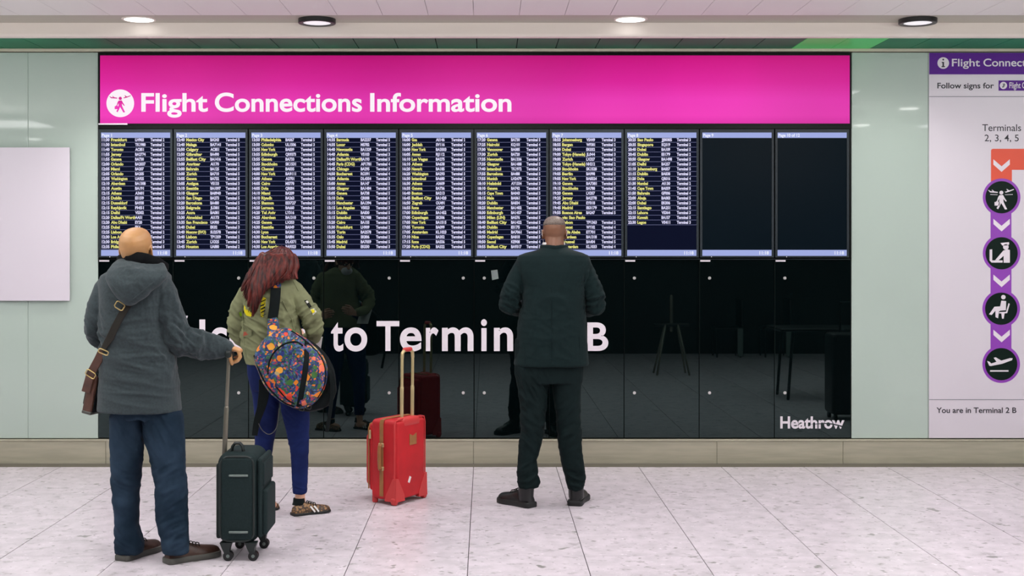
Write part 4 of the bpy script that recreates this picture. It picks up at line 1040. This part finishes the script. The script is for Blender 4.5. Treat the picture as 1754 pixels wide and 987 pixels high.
for (xx, Y_) in ((512, -1.785), (449, -1.70)):
    a = P(xx, 860, Y_); obj('sock', MB().rings([(a.x - .004, a.y, .06, .036, .037), (a.x, a.y, .078, .035, .036), (a.x, a.y, .098, .0335, .034)], 20), M['bag_black'], W_, True)
# hair
G = [[(472,427),(450,438),(434,462),(421,484),(414,498)], [(476,425),(456,440),(443,475),(436,512),(432,541)], [(480,424),(465,440),(452,470),(444,504),(438,534)],
     [(485,424),(480,440),(469,462),(455,484),(447,508)], [(490,425),(494,440),(492,457),(484,472),(466,488)], [(494,427),(503,440),(507,455),(504,468),(509,477)]]
GY = [[.01,-.06,-.08,-.10,-.10], [.01,-.09,-.14,-.168,-.175], [.01,-.09,-.14,-.170,-.178], [.01,-.09,-.13,-.16,-.172], [.01,-.08,-.11,-.125,-.145], [.02,-.02,-.035,-.06,-.09]]
def guide(s_):
    i = min(int(s_*5), 4); t = s_*5 - i; out = []
    for k in range(5):
        x_ = G[i][k][0]*(1-t) + G[i+1][k][0]*t; y_ = G[i][k][1]*(1-t) + G[i+1][k][1]*t; Y_ = GY[i][k]*(1-t) + GY[i+1][k]*t
        out.append(P(x_, y_, YW + Y_))
    return out
def spline(p, n=10):
    o = []
    for i in range(n + 1):
        t = i/n*(len(p)-1); k = min(int(t), len(p)-2); u = t - k
        a, b_, c, d_ = p[max(k-1,0)], p[k], p[k+1], p[min(k+2,len(p)-1)]
        o.append(.5*((2*b_) + (c-a)*u + (2*a-5*b_+4*c-d_)*u*u + (3*b_-a-3*c+d_)*u**3))
    return o
mb = MB()
mb.ell(HW @ Vector((0,-.012,.032)), (.082,.105,.092), HW.to_3x3(), 24, 16)
mb.ell(HW @ Vector((0,-.035,-.02)), (.074,.078,.085), HW.to_3x3(), 24, 16)
for k in range(9):
    g = guide(k/8); mb.tube(spline(g[1:], 6), [.024,.024,.023,.022,.019,.015,.008], 10)
def hd_(p, n):
    return .004*noise.noise(Vector((p.x*70 + p.z*20, p.y*40, p.z*6)))
hair, bvHa = sculpt('hair', mb, M['redhair'], W_, .006, 3, hd_)
m = MB(); rnd = random.Random(3)
for k in range(330):
    s_ = rnd.random()**1.25; g = guide(s_); jx = rnd.gauss(0, .006)
    L_n = rnd.uniform(.85, 1.1); g[4] = g[3] + (g[4]-g[3])*L_n
    g = [q + Vector((rnd.gauss(0,.004), rnd.uniform(-.018,.0) if i_ else 0, rnd.gauss(0,.004))) for i_, q in enumerate(g)]
    if rnd.random() < .5: g = g[:1] + g[1:]
    r0 = rnd.uniform(.0020, .0042)
    m.tube(spline(g, 9), [r0*.6] + [r0]*6 + [r0*.8, r0*.55, r0*.25], 5, round_ends=False)
st_ = obj('hair_strands', m, M['redhair'], W_, True, 180); st_['kind'] = 'stuff'
# jacket details
def patch(bv, pts, m_, parent, name='patch', off=.003, th=.002):
    H_ = [cast(bv, a, b_, off) for a, b_ in pts]; n_ = len(H_)
    c = sum((h for h, _ in H_), Vector())/n_; N_ = sum((q for _, q in H_), Vector()).normalized()
    V = [h for h, _ in H_] + [h + N_*th for h, _ in H_] + [c + N_*th*1.3, c]
    fs = [(i, (i+1) % n_, n_ + (i+1) % n_, n_ + i) for i in range(n_)] + [(n_ + i, n_ + (i+1) % n_, 2*n_) for i in range(n_)] + [((i+1) % n_, i, 2*n_+1) for i in range(n_)]
    return obj(name, MB().add(V, fs), m_, parent, False)
patch(bvW, [(419,523),(423,530),(430,534),(434,538),(430,543),(423,541),(419,534)], M['patY'], jk)
patch(bvW, [(410,535),(415,534),(415,541),(411,543)], M['patG'], jk)
patch(bvW, [(451,509),(456,511),(455,522),(452,534),(451,543),(447,543),(446,530),(448,517)], M['patY'], jk)
for k in range(5):
    yy = 514 + 6*k; patch(bvW, [(447,yy+3),(455,yy-1),(455,yy+1),(447,yy+5)], M['patK'], jk, 'patch_stripe', .0065)
patch(bvW, [(435,526),(438,528),(437,536),(432,541),(431,538),(434,534)], M['patK'], jk)
patch(bvW, [(521,515),(526,514),(533,525),(529,528)], M['patK'], jk); patch(bvW, [(523,517),(526,516),(530,522),(527,523)], M['patW'], jk, 'patch_print', .0065)
patch(bvW, [(531,531),(538,529),(542,535),(536,540)], M['patW'], jk); patch(bvW, [(533,532),(537,531),(539,535),(535,537)], M['patY'], jk, 'patch_print', .0065)
patch(bvW, [(418,568),(432,565),(432,576),(418,578)], M['olive'], jk, 'pocket_flap', .005, .004)
patch(bvW, [(419,570),(430,568),(430,572),(419,574)], M['patR'], jk, 'patch', .0105)
for line in ([(427,497),(416,512),(415,530),(416,555),(418,585),(422,612)], [(484,516),(492,532),(500,548),(503,565)], [(496,474),(503,484),(511,498)], [(418,604),(432,607),(450,608)]):
    obj('seam', MB().tube(spline([cast(bvW, a, b_, .0005)[0] for a, b_ in line], 12), .0028, 6), M['olive'], jk, True)
# paper in her hands
ppm = MB(); Mp = Matrix.Translation(P(541, 590, YW + .12)) @ Matrix.Rotation(.3, 4, 'Z') @ Matrix.Rotation(-.9, 4, 'X')
tk = obj('paper_sheet', ppm.box((-.07, -.06, -.001), (.035, .09, .001), Mp), M['sock']); tag(tk, 'white sheet of paper held by the person in the olive jacket', 'paper')

# ------------------------------------------------------------------ floral backpack
YK = YW - .24
bp = root('backpack', (P(500, 702, YK).x, YK, P(500, 702, YK).z), 'colourful floral backpack slung low on the person in the olive jacket', 'backpack')
OUT = [(480,561),(499,566),(519,579),(539,597),(553,614),(560,636),(558,662),(546,684),(527,699),(506,701),(486,694),(466,679),(452,660),(440,633),(433,609),(444,590),(462,571)]
cx, cy = 500, 636
def smoothc(o, it=2):
    for _ in range(it):
        o = [q for i in range(len(o)) for q in ((o[i][0]*.75 + o[(i+1) % len(o)][0]*.25, o[i][1]*.75 + o[(i+1) % len(o)][1]*.25), (o[i][0]*.25 + o[(i+1) % len(o)][0]*.75, o[i][1]*.25 + o[(i+1) % len(o)][1]*.75))]
    return o
OS = smoothc(OUT, 1)
def layer(o, k, Y, sx=0, sy=0):
    return [P(cx + (a - cx)*k + sx, cy + (b_ - cy)*k + sy, YK) + Vector((0, Y, 0)) for a, b_ in o]
mb = MB().loft([layer(OS, k, Y) for k, Y in ((.3,-.062),(.6,-.060),(.85,-.046),(.96,-.022),(1.0,.008),(1.0,.04),(.96,.055))])
fb, bvB = sculpt('main_compartment', mb, M['floral'], bp, .006, 3, folds([(P(500,620,YK-.05), .16, .004, 9, 9, .6)], .003, 12.)); bv_mid[id(bvB)] = YK
G2 = smoothc([(500,574),(530,584),(553,604),(569,632),(574,662),(567,693),(546,706),(518,709),(496,702),(478,684),(462,655),(456,620),(472,590)])
mb = MB().loft([[P(a + (cx-a)*k_, b_ + (cy-b_)*k_, YK) + Vector((0, Y, 0)) for a, b_ in G2] for k_, Y in ((.14,.034),(.03,.05),(.0,.09),(.06,.12),(.3,.13))])
sculpt('base_gusset', mb, M['bag_black'], bp, .007, 3, folds([(P(560,670,YK), .12, .005, 14, 8, 0)], .002, 3.))
def strap_on(bv, line, wd, m_, name, off=.004, th=.003, par=bp, n=12):
    p_ = [cast(bv, a, b_, off) for a, b_ in line]
    return obj(name, MB().ribbon(spline([q for q, _ in p_], n), spline([q for _, q in p_], n), wd, th), m_, par, True)
strap_on(bvB, [(524,586),(525,610),(522,640),(517,670),(512,696)], .032, M['bag_black'], 'compression_strap')
obj('pocket_piping', MB().tube(spline([cast(bvB, a, b_, .001)[0] for a, b_ in ((459,640),(461,622),(468,606),(480,594),(494,587),(508,586),(518,592))], 20), .0050, 8), M['bag_black'], bp, True)
obj('left_piping', MB().tube(spline([cast(bvB, a, b_, .001)[0] for a, b_ in ((436,610),(444,634),(456,658),(470,675),(488,690),(503,696))], 20), .0055, 8), M['bag_black'], bp, True)
obj('right_piping', MB().tube(spline([cast(bvB, a, b_, .001)[0] for a, b_ in ((500,568),(520,582),(538,598),(551,615),(557,636),(555,660),(544,681))], 20), .0050, 8), M['bag_black'], bp, True)
obj('lower_zip', MB().tube(spline([cast(bvB, a, b_, .001)[0] for a, b_ in ((474,664),(484,676),(494,686),(504,692))], 12), .0040, 8), M['bag_black'], bp, True)
# shoulder strap: padded black with floral ends
def sp(line, off): 
    return [cast(bvW, a, b_, off) for a, b_ in line]
q = sp([(474,478),(472,500),(469,525),(467,548)], .014)
pp_ = [q_[0] for q_ in q]; nn_ = [q_[1] for q_ in q]
top = P(475, 472, YW - .06)
obj('strap_pad', MB().ribbon(spline(pp_, 10), [Vector((0,-1,.1))]*11, .060, .008), M['bag_black'], bp, True)
obj('strap_top', MB().ribbon([P(477, 468, YW - .03), P(475, 473, YW - .085), pp_[0] + Vector((0,-.004,.0)), pp_[0].lerp(pp_[1], .8) + Vector((0,-.006,0))], [Vector((0,-.3,1)), Vector((0,-.8,.6)), Vector((0,-1,.1)), Vector((0,-1,.1))], .062, .009), M['floral'], bp, True)
obj('strap_tail', MB().ribbon([pp_[3], P(468, 556, YW - .17), P(468, 570, YW - .21), P(472, 582, YK - .0)], [Vector((0,-1,.1))]*4, [.060, .066, .075, .08], .009), M['floral'], bp, True)
obj('loose_strap', MB().ribbon(spline([P(452,650,YK+.06), P(452,675,YK+.06), P(447,700,YK+.07), P(440,722,YK+.08), P(436,746,YK+.085)], 10), [Vector((0,-1,0))]*11, [.06,.06,.062,.062,.058,.05,.046,.042,.038,.036,.034], .006), M['bag_black'], bp, True)
obj('chain', MB().tube(spline([P(443,726,YK+.06), P(450,738,YK+.06), P(462,744,YK+.06), P(474,732,YK+.07), P(478,700,YK+.09)], 16), .0022, 6), M['sole_grey'], bp, True)
obj('side_strap', MB().ribbon(spline([P(566,640,YK+.02), P(569,668,YK+.015), P(566,700,YK+.02), P(560,740,YK+.05)], 8), [Vector((0.2,-1,0))]*9, .022, .003), M['bag_black'], bp, True)
for (a, b_) in ((517, 700), (529, 697)):
    buckle(P(a, b_, YK - .045), Vector((.2,0,1)), .026, .026, bp, .003, M['blk'])

# ================================================================== MAN IN THE DARK SUIT
YS = -1.50
S = root('person', (P(945, 865, YS).x, YS, 0), 'person with cropped grey hair in dark suit and black boots, facing the screens', 'person')
sl = [(590,881,946),(640,881,944),(670,888,937),(700,892,935),(735,893,931),(762,889,927),(790,887,919),(806,886,919),(816,886,923),(826,887,925),(834,889,922)]
sr = [(590,943,1006),(640,944,997),(670,947,995),(700,952,994),(735,955,995),(762,956,996),(790,961,999),(806,965,1001),(816,968,1003),(827,970,1002),(837,973,997)]
mb = MB(); mb.rings(legrings(sl, YS, -1.555, .105, .075)); mb.rings(legrings(sr, YS, -1.50, .105, .075)); mb.rings(legrings([(580,882,1004),(630,881,1000),(655,884,998)], YS, YS, .13, .12))
tr, bvT = sculpt('trousers', mb, M['trouser'], S, .0065, 2, folds([(P(913,720,YS-.08), .13, .0045, 6, 14, .9), (P(972,735,YS-.08), .13, .004, 6, 14, -.9), (P(905,815,YS-.08), .07, .006, 7, 20, -.5), (P(987,820,YS-.08), .07, .006, 7, 20, .5), (P(905,665,YS-.1), .09, .005, 10, 14, 1.5)], .0018, 15.))
ts_ = [(421,929,970,.065),(427,922,977,.085),(433,900,998,.105),(438,888,1008,.118),(448,884,1012,.13),(465,885,1011,.138),(490,896,1000,.145),(520,895,1000,.147),(550,888,1003,.145),(590,884,1006,.146),(622,880,1008,.15),(626,880.5,1007.5,.15)]
sL = ([P(899,453,YS), P(886,478,YS), P(874,505,YS-.01), P(872,521,YS), P(886,529,YS+.13), P(912,522,YS+.28)], [.058,.062,.060,.060,.050,.042])
sR = ([P(997,456,YS), P(1009,482,YS), P(1020,508,YS-.01), P(1021,522,YS), P(1008,530,YS+.13), P(984,523,YS+.28)], [.058,.062,.060,.060,.050,.042])
mb = MB(); mb.rings(torso_rings(ts_, YS), 40, 2.5); mb.tube(*sL, 20); mb.tube(*sR, 20)
sj, bvS = sculpt('suit_jacket', mb, M['suit'], S, .0065, 2, folds([(P(875,520,YS-.03), .08, .006, 12, 26, .6), (P(1020,520,YS-.03), .08, .006, 12, 26, -.6), (P(945,560,YS-.14), .2, .0025, 6, 12, .3), (P(1010,480,YS-.06), .08, .004, 12, 20, -1.)], .0016, 21.))
bv_mid[id(bvS)] = YS
for line in ([(945,440),(945,500),(945,560),(945,622)], [(899,572),(899,600),(899,623)], [(992,572),(993,600),(994,623)], [(889,440),(893,470),(894,500),(895,540)], [(1006,442),(1002,470),(1001,500),(1001,540)]):
    obj('seam', MB().tube(spline([cast(bvS, a, b_, -.0012)[0] for a, b_ in line], 14), .0020, 6), M['trouser'], sj, True)
def ringtube(cx_, y_, w2, ry, Y, tilt=0, n=28):
    c = P(cx_, y_, Y); return [Vector((c.x + px(w2, Y)*math.cos(2*PI*k/n), Y + ry*math.sin(2*PI*k/n), c.z + tilt*math.sin(2*PI*k/n))) for k in range(n)]
mb = MB().tube(ringtube(949, 424.5, 22.5, .078, YS, 0), (.018, .007), 10, up=(0,0,1), closed=True)
obj('lapel_collar', mb, M['suit'], S, True)
mb = MB().tube(ringtube(948.5, 418.5, 18.5, .066, YS, 0), (.011, .004), 10, up=(0,0,1), closed=True)
obj('shirt_collar', mb, M['sock'], S, True)
HS = xf(P(949.5, 401, YS + .01), 0, -.10, 0)
mb = MB(); head_mb(mb, HS, .93, P(948, 432, YS), .060)
mb.rings(torso_rings(ts_[1:-1], YS, .013), 30, 2.3); mb.tube(sL[0], [q - .013 for q in sL[1]], 14); mb.tube(sR[0], [q - .013 for q in sR[1]], 14)
mb.rings(legrings(sl, YS, -1.555, .105, .075, .013)); mb.rings(legrings(sr, YS, -1.50, .105, .075, .013)); mb.rings(legrings([(580,882,1004),(630,881,1000),(655,884,998)], YS, YS, .13, .12, .013))
hand_mb(mb, P(917, 521, YS+.31), (.8,.5,.15), (0,.2,1), (-.6,.7,0), .95, (.4,.5,.3))
hand_mb(mb, P(979, 522, YS+.31), (-.8,.5,.15), (0,.2,1), (.6,.7,0), .95, (.4,.5,.3))
sb, _ = sculpt('body', mb, M['skinC'], S, .0042, 2); eyes(HS, .93, sb)
# cropped hair: thin shell over the crown and the back of the head
R = []
for k_, (z, yc, w_, l) in enumerate(HEADR):
    if z < .03: continue
    R.append([HS @ (Vector(((w_ + .0016)*math.cos(2*PI*j/36), yc + (l + .0016)*math.sin(2*PI*j/36), z + .0016))*.93) for j in range(36)])
mb = MB().loft(R); obj('cropped_hair', mb, M['stubble'], S, True, 180)
for sx in (-1, 1):
    e = HS @ Vector((sx*.074, .0, 0)); obj('mask_loop', MB().tube(spline([HS @ (Vector(q)) for q in ((sx*.070,.05,-.02),(sx*.076,.012,.026),(sx*.078,-.012,.012),(sx*.074,-.014,-.018),(sx*.064,.03,-.055))], 10), .0016, 6), M['sock'], S, True)
obj('face_mask', MB().ell(HS @ Vector((0,.076,-.052)), (.054,.036,.044), HS.to_3x3(), 20, 14), M['sock'], S, True)
def boot(h_, hdg, lab=None):
    return shoe(S, h_, hdg, .285, .108, .088, .032, M['boot'], M['sole_black'], M['strap_dk'], shaft=.155)
boot(P(912, 870, 7.868 - CD).xy.to_3d(), -44)
boot(P(984, 867.5, 7.915 - CD).xy.to_3d(), 14)

# ================================================================== THINGS THAT SHOW ONLY IN THE BLACK GLASS
sd = root('folding_stand', (2.32, -6.6, 0), 'dark folding floor stand mirrored in the eighth cabinet door', 'stand')
for sx in (-1, 1):
    for sy in (-1, 1):
        obj('leg', MB().tube([Vector((2.32 + sx*.20, -6.6 + sy*.16, .012)), Vector((2.32 + sx*.08, -6.6 + sy*.03, .62))], .013, 8), M['alu'], sd, True)
obj('post', MB().tube([Vector((2.32, -6.6, .55)), Vector((2.32, -6.6, .98))], .02, 10), M['alu'], sd, True)
obj('top_plate', MB().bbox((2.10, -6.64, .60), (2.54, -6.56, .64), .01), M['blk'], sd, True)
tb = root('table', (3.5, -4.0, 0), 'dark table mirrored at the right end of the cabinet', 'table')
obj('tabletop', MB().bbox((3.05, -4.5, .72), (4.3, -3.8, .75), .01), M['blk'], tb, True)
for (a, b_) in ((3.15, -3.9), (4.2, -3.9), (3.15, -4.4), (4.2, -4.4)):
    obj('leg', MB().tube([Vector((a, b_, 0.012)), Vector((a + .05, b_, .72))], .016, 8), M['blk'], tb, True)
for k, (x_, y_) in enumerate(((3.50, -9.2), (4.20, -9.2))):
    ch = root('chair', (x_, y_, 0), ('small side-on chair with pale edge mirrored in the ninth cabinet door', 'small side-on chair with pale edge mirrored in the tenth cabinet door')[k], 'chair', 'chairs mirrored in the glass')
    obj('seat', MB().bbox((x_ - .20, y_ - .20, .40), (x_ + .20, y_ + .20, .44), .015), M['blk'], ch, True)
    obj('backrest', MB().bbox((x_ + .17, y_ - .20, .44), (x_ + .21, y_ + .20, .84), .015), M['blk'], ch, True)
    obj('side_panel', MB().bbox((x_ + .12, y_ + .20, .02), (x_ + .20, y_ + .215, .42), .006), M['refl'], ch, True)
    for sx in (-1, 1):
        for sy in (-1, 1): obj('leg', MB().tube([Vector((x_ + sx*.17, y_ + sy*.17, .012)), Vector((x_ + sx*.17, y_ + sy*.17, .42))], .012, 8), M['blk'], ch, True)
kx, ky = 3.42, -2.45
kc = root('suitcase', (kx, ky, 0), 'large black upright suitcase mirrored at the right end of the cabinet', 'suitcase')
obj('body', MB().bbox((kx - .24, ky - .15, .05), (kx + .24, ky + .15, .80), .04, n=5), M['blk'], kc, True)
obj('handle', MB().tube([Vector((kx - .10, ky - .1, .78)), Vector((kx - .10, ky - .1, 1.08)), Vector((kx + .10, ky - .1, 1.08)), Vector((kx + .10, ky - .1, .78))], .011, 8), M['blk'], kc, True)
for sx in (-1, 1):
    for sy in (-1, 1): obj('wheel', MB().cyl((kx + sx*.2 - .012, ky + sy*.11, .03), .03, .024, 'x', 20), M['blk'], kc, True)
